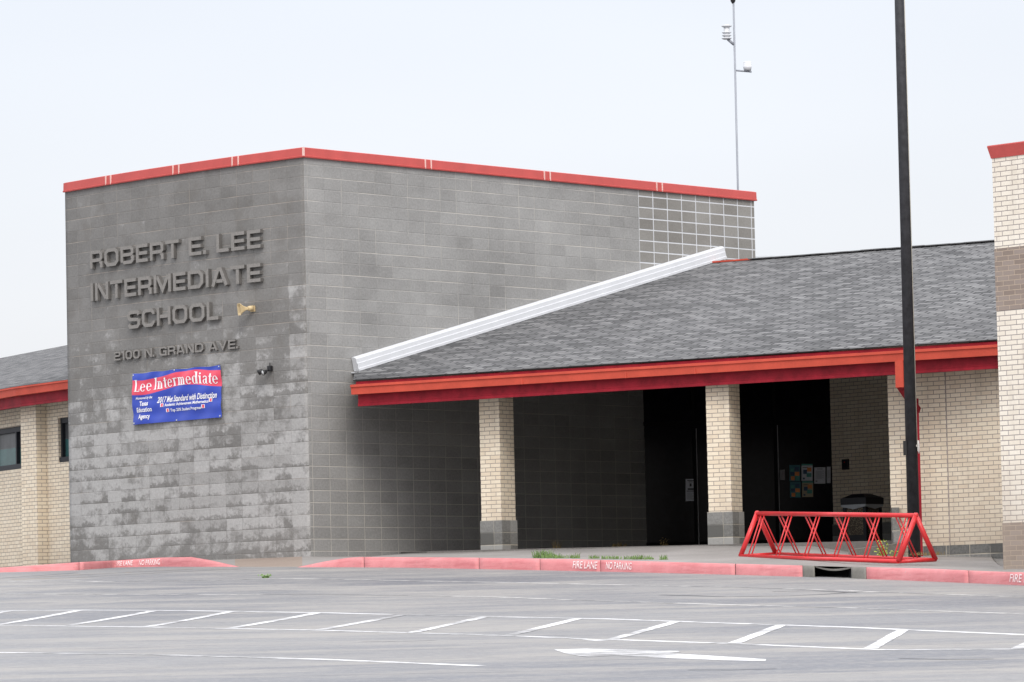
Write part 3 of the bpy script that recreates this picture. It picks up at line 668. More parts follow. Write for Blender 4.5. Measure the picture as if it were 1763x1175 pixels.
# openings: window one left of the pilaster, window two by the block wall
def wall_open(mm, a, b, z0, z1, wins, u0):
    """wins: list of (t0,t1,zb,zt) in metres along a->b"""
    L_ = (b-a).length; d = (b-a).normalized(); ts = 0; pt = lambda t: a+d*t
    for (t0, t1, zb_, zt_) in wins:
        if t0 > ts: mm.wall(pt(ts), pt(t0), z0, z1, u0+ts)
        mm.wall(pt(t0), pt(t1), z0, zb_, u0+t0); mm.wall(pt(t0), pt(t1), zt_, z1, u0+t0); ts = t1
        nn = Vector((-d.y, d.x, 0)); nn = nn if nn.y > 0 else -nn
        for t in (t0, t1): mm.face([(pt(t).x, pt(t).y, zb_), *( (q.x, q.y, zb_) for q in [pt(t)+nn*.12]), *( (q.x, q.y, zt_) for q in [pt(t)+nn*.12]), (pt(t).x, pt(t).y, zt_)])
        for zz in (zb_, zt_): mm.face([(q.x, q.y, zz) for q in (pt(t0), pt(t1), pt(t1)+nn*.12, pt(t0)+nn*.12)])
    if ts < L_: mm.wall(pt(ts), pt(L_), z0, z1, u0+ts)
def tpos(px, py, a, b):
    d = (b-a).normalized(); q = on_vplane(px, py, a, d); return (q-a).dot(d), q.z
LW1 = (Wb-Wa).length; t_b, zb1 = tpos(30, 808, Wa, Wb); _, zt1 = tpos(30, 734, Wa, Wb)
w1 = (LW1-3.1, LW1-.30, zb1, zt1)
t2, zb2_ = tpos(101, 797, Wb, Wc); _, zt2_ = tpos(101, 720, Wb, Wc); w2 = (t2, t2+1.1, zb2_, zt2_)
wall_open(m, Wa, Wb, 1.2+CZ, ZL+.25, [w1], 0); wall_open(m, Wb, Wc, 1.2+CZ, ZL+.25, [w2], LW1)
wing = m.build('wing_wall', M_CREAM, school)
t = NT('window_blind'); p_ = t.pos(); s3 = t.sep(p_); pl_ = t.mth('SINE', t.mth('MULTIPLY', s3[0], 70.0)); c_ = t.mix(t.rng(t.noise(p_, 3.0), .3, .7), (.05, .055, .06), (.10, .105, .11)); M_BLIND = t.fin(t.mix(t.rng(pl_, -1, 1, 0, .3), c_, (.035, .035, .04)), .3, .4)
M_TEAL = paint('teal_glass', (.045, .12, .12), .2, .2, .4)
M_WFR = paint('dark_window_frame', (.012, .014, .02), .5)
def window(a, b, w):
    d = (b-a).normalized(); nn = Vector((-d.y, d.x, 0)); nn = nn if nn.y > 0 else -nn; c = a+d*((w[0]+w[1])/2)+nn*.10; W_ = w[1]-w[0]; H_ = w[3]-w[2]; zc = (w[2]+w[3])/2
    e_ = empty('window', (c.x, c.y, w[2])); e_.parent = school; e_.location = Vector((c.x, c.y, w[2]))-school.location
    ax = Matrix((d, nn, Vector((0, 0, 1)))).transposed(); m = MB(); f = .055
    m.box(c+Vector((0, 0, w[3]-f*.9)), (W_, .10, f*1.8), ax); m.box(c+Vector((0, 0, w[2]+f*.9)), (W_, .16, f*1.8), ax)
    for t_ in ([-W_/2+f/2, W_/2-f/2] + ([W_/2-1.45] if W_ > 2 else [])): m.box(c+d*t_+Vector((0, 0, zc)), (f, .094, H_-3.6*f), ax)
    m.build('window_frame', M_WFR, e_)
    m = MB(); zz = zc+.02; g_ = c+nn*.03
    for z0, z1, mi in ((zz, w[3]-.05, 0), (w[2]+.05, zz, 1)): m.box(g_+Vector((0, 0, (z0+z1)/2)), (W_-.06, .02, z1-z0), ax, mi)
    m.build('window_pane', [M_BLIND, M_TEAL], e_)
window(Wa, Wb, w1); window(Wb, Wc, w2)
# pilaster at the bend
pf = on_vplane(62.5, 760, F1_+n2_*.30, dF); pl_ = on_vplane(36, 760, F1_+n2_*.30, dF); pf.z = pl_.z = 0
m = MB(); m.prism([(pl_.x, pl_.y), (pf.x, pf.y), (pf.x+n2_.x*.3, pf.y+n2_.y*.3), (pl_.x+n2_.x*.3, pl_.y+n2_.y*.3)], 1.2+CZ, ZL+.3, 0); m.build('pilaster', M_CREAM, school)
m = MB(); a, b, c = F0_, F1_, F2_
m.face([(a.x, a.y, ZL+.22), (b.x, b.y, ZL+.22), *( (q.x, q.y, ZL+.22) for q in (b+n1_*.6, a+n0_*.6))]); m.face([(b.x, b.y, ZL+.22), (c.x, c.y, ZL+.22), *( (q.x, q.y, ZL+.22) for q in (c+n2_*.6, b+n1_*.6))]); m.build('soffit', M_SOFF, school)

# ------------------------------------------------------------------ pale brick building at the right edge
WC = at_Y(1716.5, 560, 59.0); WC.z = 0; th = math.radians(47); wd = Vector((math.cos(th), -math.sin(th), 0)); wn = Vector((math.sin(th), math.cos(th), 0))
bb = empty('brick_building', (WC.x, WC.y, 1.0+CZ), 'tall pale brick building with brown band, brown base and red coping at the right edge', 'building')
zt = at_Y(1710, 272, 59).z; zband1 = at_Y(1714, 429, 59).z; zband0 = at_Y(1715, 536, 59).z; zbs = at_Y(1730, 901, 59).z
c1 = WC+wd*6; c2 = c1+wn*9; c3 = WC+wn*9; cor = [c3, WC, c1, c2]
def ring(z0, z1, o=0.0, mat=M_CREAM2, name='wall', bottom=False):
    m = MB(); pl = [c3-wd*o+wn*0, WC-wd*o-wn*o, c1+wd*o-wn*o, c2+wd*o]; m.prism([(q.x, q.y) for q in pl], z0, z1, 0); return m.build(name, mat, bb)
ring(zbs+.001, zband0-.001); ring(zband1+.001, zt, name='wall'); ring(zband0, zband1, .004, M_BROWN, 'brown_band'); ring(.3+CZ, zbs, .008, M_BROWN, 'brown_base')
m = MB(); m.sweep([(c3+Vector((0, 0, zt)), -wd), (WC+Vector((0, 0, zt)), (-wd-wn)), (c1+Vector((0, 0, zt)), (wd-wn)), (c2+Vector((0, 0, zt)), wd)], [(-.1, -.012), (.01, -.012), (.045, .15), (.04, .165), (-.1, .165)])
m.build('coping', M_COP, bb)

# distant pale roof seen over the ridge
dp = at_Y(1330, 448, 120); m = MB(); m.box((dp.x, 124, dp.z-1.5), (2.6, 8, 3.0)); m.box((dp.x+.1, 123.8, dp.z+.045), (2.9, 8.4, .07), mi=1)
o = m.build('rooftop_unit', [M_WHITE, M_RIBS]); tag(o, 'pale flat rooftop structure peeping over the shingle ridge beside the grey block', 'rooftop structure')

# ------------------------------------------------------------------ raised lettering on the curved wall
S_ = .19
def chf(w, h=1.0, c=.17, s=S_): a = s/2; return [(a+c, a), (w-a-c, a), (w-a, a+c), (w-a, h-a-c), (w-a-c, h-a), (a+c, h-a), (a, h-a-c), (a, a+c), (a+c, a)]
a_ = S_/2; T_ = 1-a_
def GLY(c):
    if c == 'R': return .98, [[(a_, 0), (a_, T_), (.98-a_-.12, T_), (.98-a_, T_-.12), (.98-a_, .55), (.98-a_-.1, .45), (.19, .45)], [(.98-a_-.12, .36), (.98-a_, .26), (.98-a_, 0)]]
    if c == 'O' or c == '0': w = 1.08 if c == 'O' else .92; return w, [chf(w)]
    if c == 'B': return 1.0, [[(a_, a_), (a_, T_), (1-a_-.14, T_), (1-a_-.02, T_-.12), (1-a_-.02, .62), (1-a_-.12, .52), (.2, .52)], [(.2, a_), (1-a_-.12, a_), (1-a_, a_+.12), (1-a_, .34), (1-a_-.08, .43)]]
    if c == 'E': return .86, [[(.86, T_), (a_, T_), (a_, a_), (.86, a_)], [(.2, .5), (.82, .5)]]
    if c == 'T': return .92, [[(0, T_), (.92, T_)], [(.46, 0), (.46, .8)]]
    if c == 'L': return .82, [[(a_, 1), (a_, a_), (.82, a_)]]
    if c == 'I': return .2, [[(.1, 0), (.1, 1)]]
    if c == 'N': return 1.02, [[(a_, 0), (a_, 1)], [(1.02-a_, 0), (1.02-a_, 1)], [(a_+.1, .93), (1.02-a_-.1, .07)]]
    if c == 'M': return 1.22, [[(a_, 0), (a_, 1)], [(1.22-a_, 0), (1.22-a_, 1)], [(a_+.12, .93), (.61, .14), (1.22-a_-.12, .93)]]
    if c == 'D': return 1.05, [[(a_, a_), (1.05-a_-.2, a_), (1.05-a_, a_+.2), (1.05-a_, T_-.2), (1.05-a_-.2, T_), (a_, T_), (a_, a_)]]
    if c == 'A': return 1.1, [[(.1, 0), (.47, T_), (.63, T_), (1.0, 0)], [(.34, .27), (.76, .27)]]
    if c == 'V': return 1.05, [[(.1, 1), (.525, .10), (.95, 1)]]
    if c == 'H': return 1.02, [[(a_, 0), (a_, 1)], [(1.02-a_, 0), (1.02-a_, 1)], [(.2, .5), (.82, .5)]]
    if c == 'C': return .98, [[(.98-a_, .68), (.98-a_, T_-.14), (.98-a_-.14, T_), (a_+.16, T_), (a_, T_-.16), (a_, a_+.16), (a_+.16, a_), (.98-a_-.14, a_), (.98-a_, a_+.14), (.98-a_, .32)]]
    if c == 'G': return 1.0, [[(1-a_, .72), (1-a_, T_-.14), (1-a_-.14, T_), (a_+.16, T_), (a_, T_-.16), (a_, a_+.16), (a_+.16, a_), (1-a_, a_), (1-a_, .48), (.52, .48)]]
    if c == 'S': return .98, [[(.98-a_, .74), (.98-a_-.1, T_), (a_+.12, T_), (a_, T_-.12), (a_, .62), (a_+.1, .52), (.98-a_-.1, .48), (.98-a_, .38), (.98-a_, a_+.12), (.98-a_-.12, a_), (a_+.1, a_), (a_, .26)]]
    if c == '2': return .94, [[(a_, .74), (a_+.1, T_), (.94-a_-.12, T_), (.94-a_, T_-.12), (.94-a_, .6), (.94-a_-.1, .5), (a_+.12, .5), (a_, .38), (a_, a_), (.94, a_)]]
    if c == '1': return .42, [[(.05, .78), (.32, .92), (.32, 0)]]
    if c == '.': return .22, [[(.11, 0), (.11, .22)]]
    return .5, []
def offs(pl, h):                          # mitred offset ribbon of a polyline
    closed = pl[0] == pl[-1] and len(pl) > 3; P = pl[:-1] if closed else pl; n = len(P); L_, R_ = [], []
    for i, (x, y) in enumerate(P):
        pr_ = P[i-1] if (i or closed) else None; nx_ = P[(i+1) % n] if (i < n-1 or closed) else None
        ds = []
        if pr_: l = math.hypot(x-pr_[0], y-pr_[1]); ds.append(((x-pr_[0])/l, (y-pr_[1])/l))
        if nx_: l = math.hypot(nx_[0]-x, nx_[1]-y); ds.append(((nx_[0]-x)/l, (nx_[1]-y)/l))
        ns = [(-d[1], d[0]) for d in ds]
        if len(ns) == 1: k_ = ns[0]
        else:
            sx, sy = ns[0][0]+ns[1][0], ns[0][1]+ns[1][1]; q = 1+ns[0][0]*ns[1][0]+ns[0][1]*ns[1][1]; q = max(q, .35); k_ = (sx/q, sy/q)
        L_.append((x+k_[0]*h, y+k_[1]*h)); R_.append((x-k_[0]*h, y-k_[1]*h))
    if closed: L_.append(L_[0]); R_.append(R_[0])
    return L_, R_
def lettering(text, x0, y0b, x1, y1b, hgt, depth, label, ws=1.0):
    sL, zL = cv_px(x0, y0b); sR, zR = cv_px(x1, y1b); zb_ = (zL+zR)/2; total = sL-sR
    gap = .17; adv = 0; items = []
    for ch in text:
        if ch == ' ': adv += .52; continue
        w, st = GLY(ch)
        if ch == '.': adv -= .06
        items.append((adv, w, st)); adv += w+gap
    adv -= gap; sc = total/adv
    p, d, n = cv((sL+sR)/2)
    root = empty('raised_lettering', (p.x, p.y, zb_), label, 'lettering')
    for (x, w, st) in items:
        m = MB()
        def mp(gx_, gy_, o_):
            s_ = sL-(x+gx_)*sc; p, d, n = cv(s_); return Vector((p.x, p.y, zb_+gy_*hgt))+n*o_
        for k_, pl in enumerate(st):
            Lf, Rt = offs(pl, S_/2*1.0); dz = depth-.003*k_
            for i in range(len(Lf)-1):
                a, b, c, e_ = Lf[i], Lf[i+1], Rt[i+1], Rt[i]
                m.face([mp(*a, dz), mp(*b, dz), mp(*c, dz), mp(*e_, dz)])
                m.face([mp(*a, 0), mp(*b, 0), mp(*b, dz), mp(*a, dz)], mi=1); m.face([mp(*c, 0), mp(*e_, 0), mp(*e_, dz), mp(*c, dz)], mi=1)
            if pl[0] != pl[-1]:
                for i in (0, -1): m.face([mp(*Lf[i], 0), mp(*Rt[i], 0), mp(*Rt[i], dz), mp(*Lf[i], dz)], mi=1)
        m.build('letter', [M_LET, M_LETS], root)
    return root
lettering('ROBERT E. LEE', 161, 462.5, 454, 428.5, .315, .075, 'top line of large raised grey letters, three words, on the curved block wall')
lettering('INTERMEDIATE', 162, 518, 454, 487, .315, .075, 'second line of large raised grey letters, one long word, on the curved block wall')
lettering('SCHOOL', 225.5, 567, 381.5, 551, .315, .075, 'third line of large raised grey letters, a short word left of the horn speaker')
lettering('2100 N. GRAND AVE.', 200, 622, 413, 600, .155, .05, 'line of small raised grey street address letters just above the banner')

# ------------------------------------------------------------------ banner
bTL, bTR, bBL, bBR = cv_px(230.5, 644), cv_px(382, 628.5), cv_px(232.5, 732), cv_px(384, 719)
def bn(u, v, o_=0.0):                      # u right 0..1, v up 0..1
    sT = bTL[0]+(bTR[0]-bTL[0])*u; sB = bBL[0]+(bBR[0]-bBL[0])*u; zT = bTL[1]+(bTR[1]-bTL[1])*u; zB = bBL[1]+(bBR[1]-bBL[1])*u
    s_ = sB+(sT-sB)*v; z = zB+(zT-zB)*v; z -= .012*math.sin(u*math.pi*4)**2*(v > .5)*(2*v-1)
    p, d, n = cv(s_); wr = .012*math.sin(u*9+v*3)+.009*math.sin(u*23-v*9)+.010*math.sin((u-v*.35)*40)*max(0, v-.35)+.006*math.sin(v*22+u*3)
    return Vector((p.x, p.y, z))+n*(.035+wr+o_)
M_BLUE = paint('banner_blue', (.030, .065, .42), .35, .08, .45); M_RED = paint('banner_red', (.74, .075, .13), .35, .06, .45); M_TXT = paint('banner_white', (.85, .85, .88), .4, .03)
p = bn(.5, 0); ban = empty('banner', p, 'blue vinyl banner with red wavy stripe and white writing tied to the curved block wall', 'banner')
m = MB(); NX, NY = 64, 40
def band(u): return .62+.055*math.sin(u*6.6+3.9)+.02*u, .90+.045*math.sin(u*6.0+3.9)+.02*u
vrows = lambda u: [band(u)[0]*i/16 for i in range(17)]+[band(u)[0]+(band(u)[1]-band(u)[0])*i/10 for i in range(1, 11)]+[band(u)[1]+(1-band(u)[1])*i/4 for i in range(1, 5)]
for i in range(NX):
    A, B = vrows(i/NX), vrows((i+1)/NX)
    for j in range(len(A)-1): m.face([bn(i/NX, A[j]), bn((i+1)/NX, B[j]), bn((i+1)/NX, B[j+1]), bn(i/NX, A[j+1])], mi=1 if 16 <= j < 26 else 0, smooth=True)
m.build('banner_cloth', [M_BLUE, M_RED], ban)
def text_mesh(s, size=1.0, shear=0.0, bold=0.0, res=4):
    c = bpy.data.curves.new('t', 'FONT'); c.body = s; c.size = size; c.shear = shear; c.offset = bold; c.resolution_u = res; c.align_x = 'LEFT'
    o = bpy.data.objects.new('t', c); COL.objects.link(o); bpy.context.view_layer.update()
    dg = bpy.context.evaluated_depsgraph_get(); me = bpy.data.meshes.new_from_object(o.evaluated_get(dg))
    V = [tuple(v.co[:2]) for v in me.vertices]; Fc = [tuple(p.vertices) for p in me.polygons]
    bpy.data.objects.remove(o); bpy.data.curves.remove(c); bpy.data.meshes.remove(me)
    xs = [v[0] for v in V]; ys = [v[1] for v in V]; return V, Fc, min(xs), max(xs), min(ys), max(ys)
def map_text(s, f, mat, name, parent, u0, u1, v0, v1, shear=0.0, bold=0.0, full=None):
    V, Fc, xa, xb, ya, yb = text_mesh(s, 1, shear, bold)
    ya_, yb_ = (0, .72) if full is None else full; m = MB()
    for fc in Fc: m.face([f(u0+(V[i][0]-xa)/(xb-xa)*(u1-u0), v0+(V[i][1]-ya_)/(yb_-ya_)*(v1-v0)) for i in fc])
    if parent is None: return m
    return m.build(name, mat, parent)
# serif display letters for the headline
def SER(c):
    X = []                                  # rects (x0,y0,x1,y1), rings (cx,cy,rx,ry,thick,thin,a0,a1)
    st = .17
    def stem(x, y0, y1, top=True, bot=True, left_only=False):
        X.append(('r', x, y0, x+st, y1))
        if bot: X.append(('r', x-.07, y0, x+st+.07, y0+.045))
        if top: X.append(('r', x-.09, y1-.05, x+st*.5, y1) if left_only else ('r', x-.07, y1-.045, x+st+.07, y1))
    if c == 'L': stem(.07, 0, 1); X.append(('r', .07, 0, .58, .05)); X.append(('r', .53, 0, .59, .26)); return .64, X
    if c == 'I': stem(.07, 0, 1); return .36, X
    if c == 'e': X.append(('o', .27, .33, .26, .34, .15, .05, 0.0, 5.6)); X.append(('r', .10, .33, .50, .38)); return .58, X
    if c == 'n' or c == 'm':
        stem(.08, 0, .66, True, True, True); k_ = 1 if c == 'n' else 2; x = .08
        for _ in range(k_): X.append(('o', x+.24, .48, .17, .19, .12, .06, 0.0, 2.7)); x += .31; stem(x, 0, .50, False, True)
        return x+.30, X
    if c == 't': X.append(('r', .12, .07, .29, .88)); X.append(('r', .0, .61, .42, .66)); X.append(('o', .30, .12, .14, .13, .09, .05, 3.1, 5.6)); return .44, X
    if c == 'r': stem(.08, 0, .66, True, True, True); X.append(('o', .33, .50, .14, .17, .11, .05, .3, 2.8)); return .50, X
    if c == 'i': stem(.08, 0, .66, True, True, True); X.append(('o', .165, .84, .085, .085, .085, .085, 0, 6.2832)); return .36, X
    if c == 'd': X.append(('o', .26, .33, .24, .34, .16, .05, 0, 6.2832)); X.append(('r', .36, 0, .36+st, 1.0)); X.append(('r', .27, .95, .45, 1.0)); X.append(('r', .45, 0, .60, .045)); return .64, X
    if c == 'a': X.append(('r', .33, .05, .33+st, .48)); X.append(('o', .28, .47, .22, .20, .10, .07, 0.0, 2.9)); X.append(('o', .24, .19, .20, .19, .13, .05, 0, 6.2832)); X.append(('r', .42, 0, .60, .05)); return .62, X
    return .28, X
def serif_line(s, u0, u1, v0, v1, f):
    adv = 0; it = []
    for ch in s:
        w, X = SER(ch); it.append((adv, X)); adv += w+.02
    m = MB(); kx = (u1-u0)/adv; ky = (v1-v0); lay = 0
    for x, X in it:
        for q in X:
            lay = (lay+1) % 4; o_ = .004+lay*.0012
            P = lambda a, b: f(u0+(x+a)*kx, v0+b*ky, o_)
            if q[0] == 'r':
                nx_ = max(1, int((q[3]-q[1])/.12)); ny_ = max(1, int((q[4]-q[2])/.12)); fx = lambda i: q[1]+(q[3]-q[1])*i/nx_; fy = lambda j: q[2]+(q[4]-q[2])*j/ny_
                for i in range(nx_):
                    for j in range(ny_): m.face([P(fx(i), fy(j)), P(fx(i+1), fy(j)), P(fx(i+1), fy(j+1)), P(fx(i), fy(j+1))])
            else:
                _, cx, cy, rx, ry, th_, tn, a0, a1 = q; n = 18; pv = None
                for i in range(n+1):
                    a = a0+(a1-a0)*i/n; ca, sa = math.cos(a), math.sin(a); t_ = tn+(th_-tn)*abs(ca)**1.5
                    cur = (P(cx+ca*rx, cy+sa*ry), P(cx+ca*max(rx-t_, 0.001), cy+sa*max(ry-max(t_*.6, tn), .001)))
                    if pv: m.face([pv[0], cur[0], cur[1], pv[1]])
                    pv = cur
    return m
def bsl(u): return .028*math.sin(u*6.3+3.9)
m = serif_line('Lee Intermediate', .03, .975, .665, .895, lambda u, v, o_: bn(u, v+bsl(u), o_)); m.build('headline_writing', M_TXT, ban)
bt = lambda u, v: bn(u, v, .009)
for s, u0, u1, v0, v1, sh in (('Honored by the', .045, .235, .485, .535, .35), ('Texas', .085, .19, .355, .445, 0), ('Education', .052, .23, .235, .325, 0), ('Agency', .075, .205, .105, .195, 0),
                              ('2017 Met Standard with Distinction', .285, .955, .385, .50, .45), ('Academic Achievement: Mathematics', .37, .865, .305, .36, .05), ('Top 25% Student Progress', .44, .79, .195, .25, .05)):
    map_text(s, bt, M_TXT, 'small_writing', ban, u0, u1, v0, v1, sh, .022)
for u, v in ((.335, .33), (.885, .345), (.405, .22), (.81, .235)):
    m = MB(); m.face([bn(u-.018, v-.03, .004), bn(u+.018, v-.03, .004), bn(u+.018, v+.04, .004), bn(u-.018, v+.04, .004)], mi=1)
    m.face([bn(u-.009, v-.024, .0055), bn(u+.012, v-.024, .0055), bn(u+.012, v+.033, .0055), bn(u-.009, v+.033, .0055)], mi=0); m.build('printed_flag', [M_RED, M_TXT], ban)
for u, v in ((.012, .97), (.985, .97), (.015, .03), (.985, .03), (.5, .985), (.5, .02)):
    c = bn(u, v, .004); n = cv(bTL[0]+(bTR[0]-bTL[0])*u)[2]; m = MB(); m.tube(c-n*.004, c+n*.006, .013, n=10); m.build('grommet', M_RIBS, ban)

# ------------------------------------------------------------------ horn speaker and floodlight
s_, z = cv_px(436, 532); p, d, n = cv(s_); base = Vector((p.x, p.y, z)); M_HORN = paint('cream_horn', (.60, .47, .27), .5, .12)
h = empty('horn_speaker', base, 'cream square horn loudspeaker fixed to the curved block wall', 'loudspeaker')
axd = (n*.86-d*.50+Vector((0, 0, -.10))).normalized(); sx = axd.cross(Vector((0, 0, 1))).normalized(); sy = sx.cross(axd)
m = MB(); P_ = base+n*.12-d*.02
def rr(c, w, hh, k_=.25): return [c+sx*a*w+sy*b*hh for a, b in ((-1, -1+k_), (-1+k_, -1), (1-k_, -1), (1, -1+k_), (1, 1-k_), (1-k_, 1), (-1+k_, 1), (-1, 1-k_))]
prof = [(a*.8, b*.86) for a, b in ((-.02, .03), (.05, .045), (.10, .075), (.15, .115), (.175, .135), (.18, .14))]
rings = [rr(P_+axd*a, w, w*.86) for a, w in prof]+[rr(P_+axd*a, w-.012, w*.86-.012) for a, w in ((.144, .12), (.12, .096), (.08, .062), (.03, .034))]
for A, B in zip(rings, rings[1:]):
    for i in range(8): m.face([A[i], A[(i+1) % 8], B[(i+1) % 8], B[i]])
m.face(rings[0][::-1]); m.face(rings[-1]); m.build('horn_bell', M_HORN, h)
m = MB(); m.tube(P_-axd*.10, P_-axd*.01, .046, .04, 16); m.build('driver', M_HORN, h)
m = MB(); m.tube(P_+axd*.04, P_+axd*.10, .024, .014, 12); m.build('throat_cone', M_HORN, h)
m = MB(); m.tube(base+Vector((0, 0, -.02)), P_-axd*.08, .02, n=8); m.box(base+n*.012, (.1, .024, .1), Matrix((d, n, Vector((0, 0, 1)))).transposed()); m.build('bracket', M_HORN, h)
s_, z = cv_px(467, 638); p, d, n = cv(s_); base = Vector((p.x, p.y, z))
fl = empty('floodlight', base, 'small twin head black floodlight on the curved block wall, right of the banner', 'floodlight')
m = MB(); m.box(base+n*.03+Vector((0, 0, .03)), (.08, .06, .09), Matrix((d, n, Vector((0, 0, 1)))).transposed()); m.tube(base+n*.03+Vector((0, 0, .07)), base+n*.03+Vector((0, 0, .13)), .010, n=8); m.build('junction_box', M_DARK, fl, bevel=.008)
for sd_, o_, al in ((-.105, -.01, (-.75, .30, -.4)), (-.012, -.03, (-.25, .9, -.25))):
    a = base+n*.07+Vector((0, 0, .0)); c = a+d*sd_+n*.06+Vector((0, 0, o_)); ad = (d*al[0]+n*al[1]+Vector((0, 0, al[2]))).normalized()
    m = MB(); m.tube(a, c, .012, n=8); m.lathe(c-ad*.03, [(.016, 0), (.032, .015), (.04, .045), (.050, .085), (.042, .085), (.034, .07)], ad, 18); hd = m.build('lamp_head', M_DARK, fl)
    m = MB(); m.lathe(c-ad*.03, [(.03, .074), (.044, .082), (.001, .088)], ad, 18); m.build('lens', paint('lamp_lens', (.62, .64, .64), .25), hd)

# ------------------------------------------------------------------ weather mast
mz = 86.0; m0 = at_Y(1269.5, 328, mz); m1 = at_Y(1262.8, 2, mz)
bx = Vector((m0.x, mz, 4.0+CZ)); mast = empty('weather_mast', bx, 'thin grey weather mast with white sensors rising behind the grey block roof', 'weather mast')
top_ = Vector((m0.x-.0, mz, m1.z+.0)); M_MAST = paint('galvanised_steel', (.26, .28, .32), .4, .1, .5)
m = MB(); a, b = Vector((m0.x, mz, bx.z)), Vector((m1.x, mz, m1.z)); m.tube(a, b, .021, n=10); m.build('mast_pole', M_MAST, mast)
m = MB(); c = at_Y(1251, 54, mz)
for pxy, r in ((45.5, .105), (56.5, .095), (61.5, .095), (66.5, .10)):
    q = at_Y(1251, pxy, mz); m.lathe(q, [(r*.7, -.02), (r, -.004), (r, .006), (r*.55, .022)], n=20)
q0_, q1_ = at_Y(1251, 67, mz), at_Y(1251, 46, mz); m.tube(q0_, q1_, .058, n=14); m.build('radiation_shield', M_WHITE, mast)
m = MB(); m.tube(at_Y(1253, 68, mz), at_Y(1263.5, 77, mz), .028, n=8); m.build('shield_arm', M_MAST, mast)
m = MB(); m.tube(at_Y(1265, 121.5, mz), at_Y(1294, 124, mz), .018, n=8); m.build('gauge_arm', M_MAST, mast)
m = MB(); q = at_Y(1287, 122, mz); m.lathe(q, [(.07, 0), (.085, .06), (.088, .085), (.076, .09), (.080, .17), (.072, .18)], n=20); m.build('rain_gauge', M_WHITE, mast)
m = MB(); q = at_Y(1262, 4, mz); m.lathe(q-Vector((0, 0, .03)), [(.02, 0), (.05, .05), (.05, .14), (.03, .2)], n=14); m.tube(q+Vector((-.22, 0, .16)), q+Vector((.22, 0, .16)), .01, n=6); m.build('anemometer', M_DARK, mast)

# ------------------------------------------------------------------ flagpole in front of the canopy
PZ = 65.5; pb_ = at_Y(1573, 946, PZ); pt_ = at_Y(1556, 0, PZ); px_ = pb_.x+.01
pole = empty('flagpole', (px_, PZ, pb_.z), 'tall thick dark weathered pole with a thin pale rope standing behind the red bike rack', 'flagpole')
m = MB(); top2 = Vector((px_+.02, PZ, pb_.z+14)); a = Vector((px_, PZ, pb_.z-.3)); m.tube(a, top2, .094, .058, 24); m.build('pole_shaft', M_POLE, pole)
m = MB(); r1 = Vector((px_+.085, PZ-.06, at_Y(1580, 770, PZ).z)); r2 = Vector((px_+.02+.068, PZ-.04, pb_.z+13.7)); m.tube(r1, r2, .0055, n=6); m.build('rope', paint('pale_rope', (.55, .52, .45), .8), pole)
m = MB(); cz = at_Y(1580, 768, PZ).z; m.box((px_+.10, PZ-.05, cz), (.03, .03, .16)); m.box((px_+.09, PZ-.05, cz), (.05, .02, .03)); m.lathe((px_+.105, PZ-.06, cz-.12), [(.006, 0), (.016, .04), (.016, .14), (.006, .2)], n=10); m.build('cleat', paint('pale_cleat', (.55, .53, .5), .6), pole)
m = MB(); m.box((px_-.10, PZ-.03, at_Y(1560, 772, PZ).z), (.05, .05, .22)); m.build('latch_plate', M_DARK, pole)

# ------------------------------------------------------------------ red bicycle rack
def gpz(px, py, Y): return at_Y(px, py, Y)
Lf = at_Y(1275, 961, 65.7); Rf = at_Y(1547, 970.5, 61.5); rdv = (Rf-Lf); dep = Vector((-rdv.y, rdv.x, 0)).normalized()
if dep.y < 0: dep = -dep
Lb = at_Y(1336, 957, Lf.y+.27); Rb = at_Y(1611, 967.5, Rf.y+.26)
La = (Lf+Lb)/2+Vector((0, 0, .655)); Ra = (Rf+Rb)/2+Vector((0, 0, .665))
rk = empty('bike_rack', (Lf+Rb)/2, 'long red A-frame bicycle rack of painted steel tube on the pavement', 'bike rack')
zr_ = .028; up = Vector((0, 0, zr_))
m = MB()
for a, b, r in ((Lf+up, Rf+up, .030), (Lb+up, Rb+up, .026), (La, Ra, .033), (Lf+up, Lb+up, .026), (Rf+up, Rb+up, .028)): m.tube(a, b, r, n=14)
for q in (La, Ra): m.lathe(q-Vector((0, 0, .04)), [(.02, 0), (.04, .02), (.04, .06), (.02, .08)], n=12)
m.build('frame', M_RACK, rk)
for a, b in ((La, Lf), (La, Lb), (Ra, Rf), (Ra, Rb)):
    m = MB(); m.tube(a, b+up, .037, n=14); m.build('leg', M_RACK, rk)
for t_ in (.040, .222, .403, .590, .775, .955):
    for k_ in (-.009, .012):
        m = MB(); t0 = t_+k_; m.tube(La.lerp(Ra, t0), (Lf+up).lerp(Rf+up, max(.0, t0+.02)), .0105, n=8); m.build('front_bar', M_RACK, rk)
for t_ in (.022, .145, .320, .510, .700, .885):
    for k_ in (-.009, .012):
        m = MB(); t0 = t_+k_; m.tube(La.lerp(Ra, t0), (Lb+up).lerp(Rb+up, max(0, t0-.0)), .0105, n=8); m.build('back_bar', M_RACK, rk)

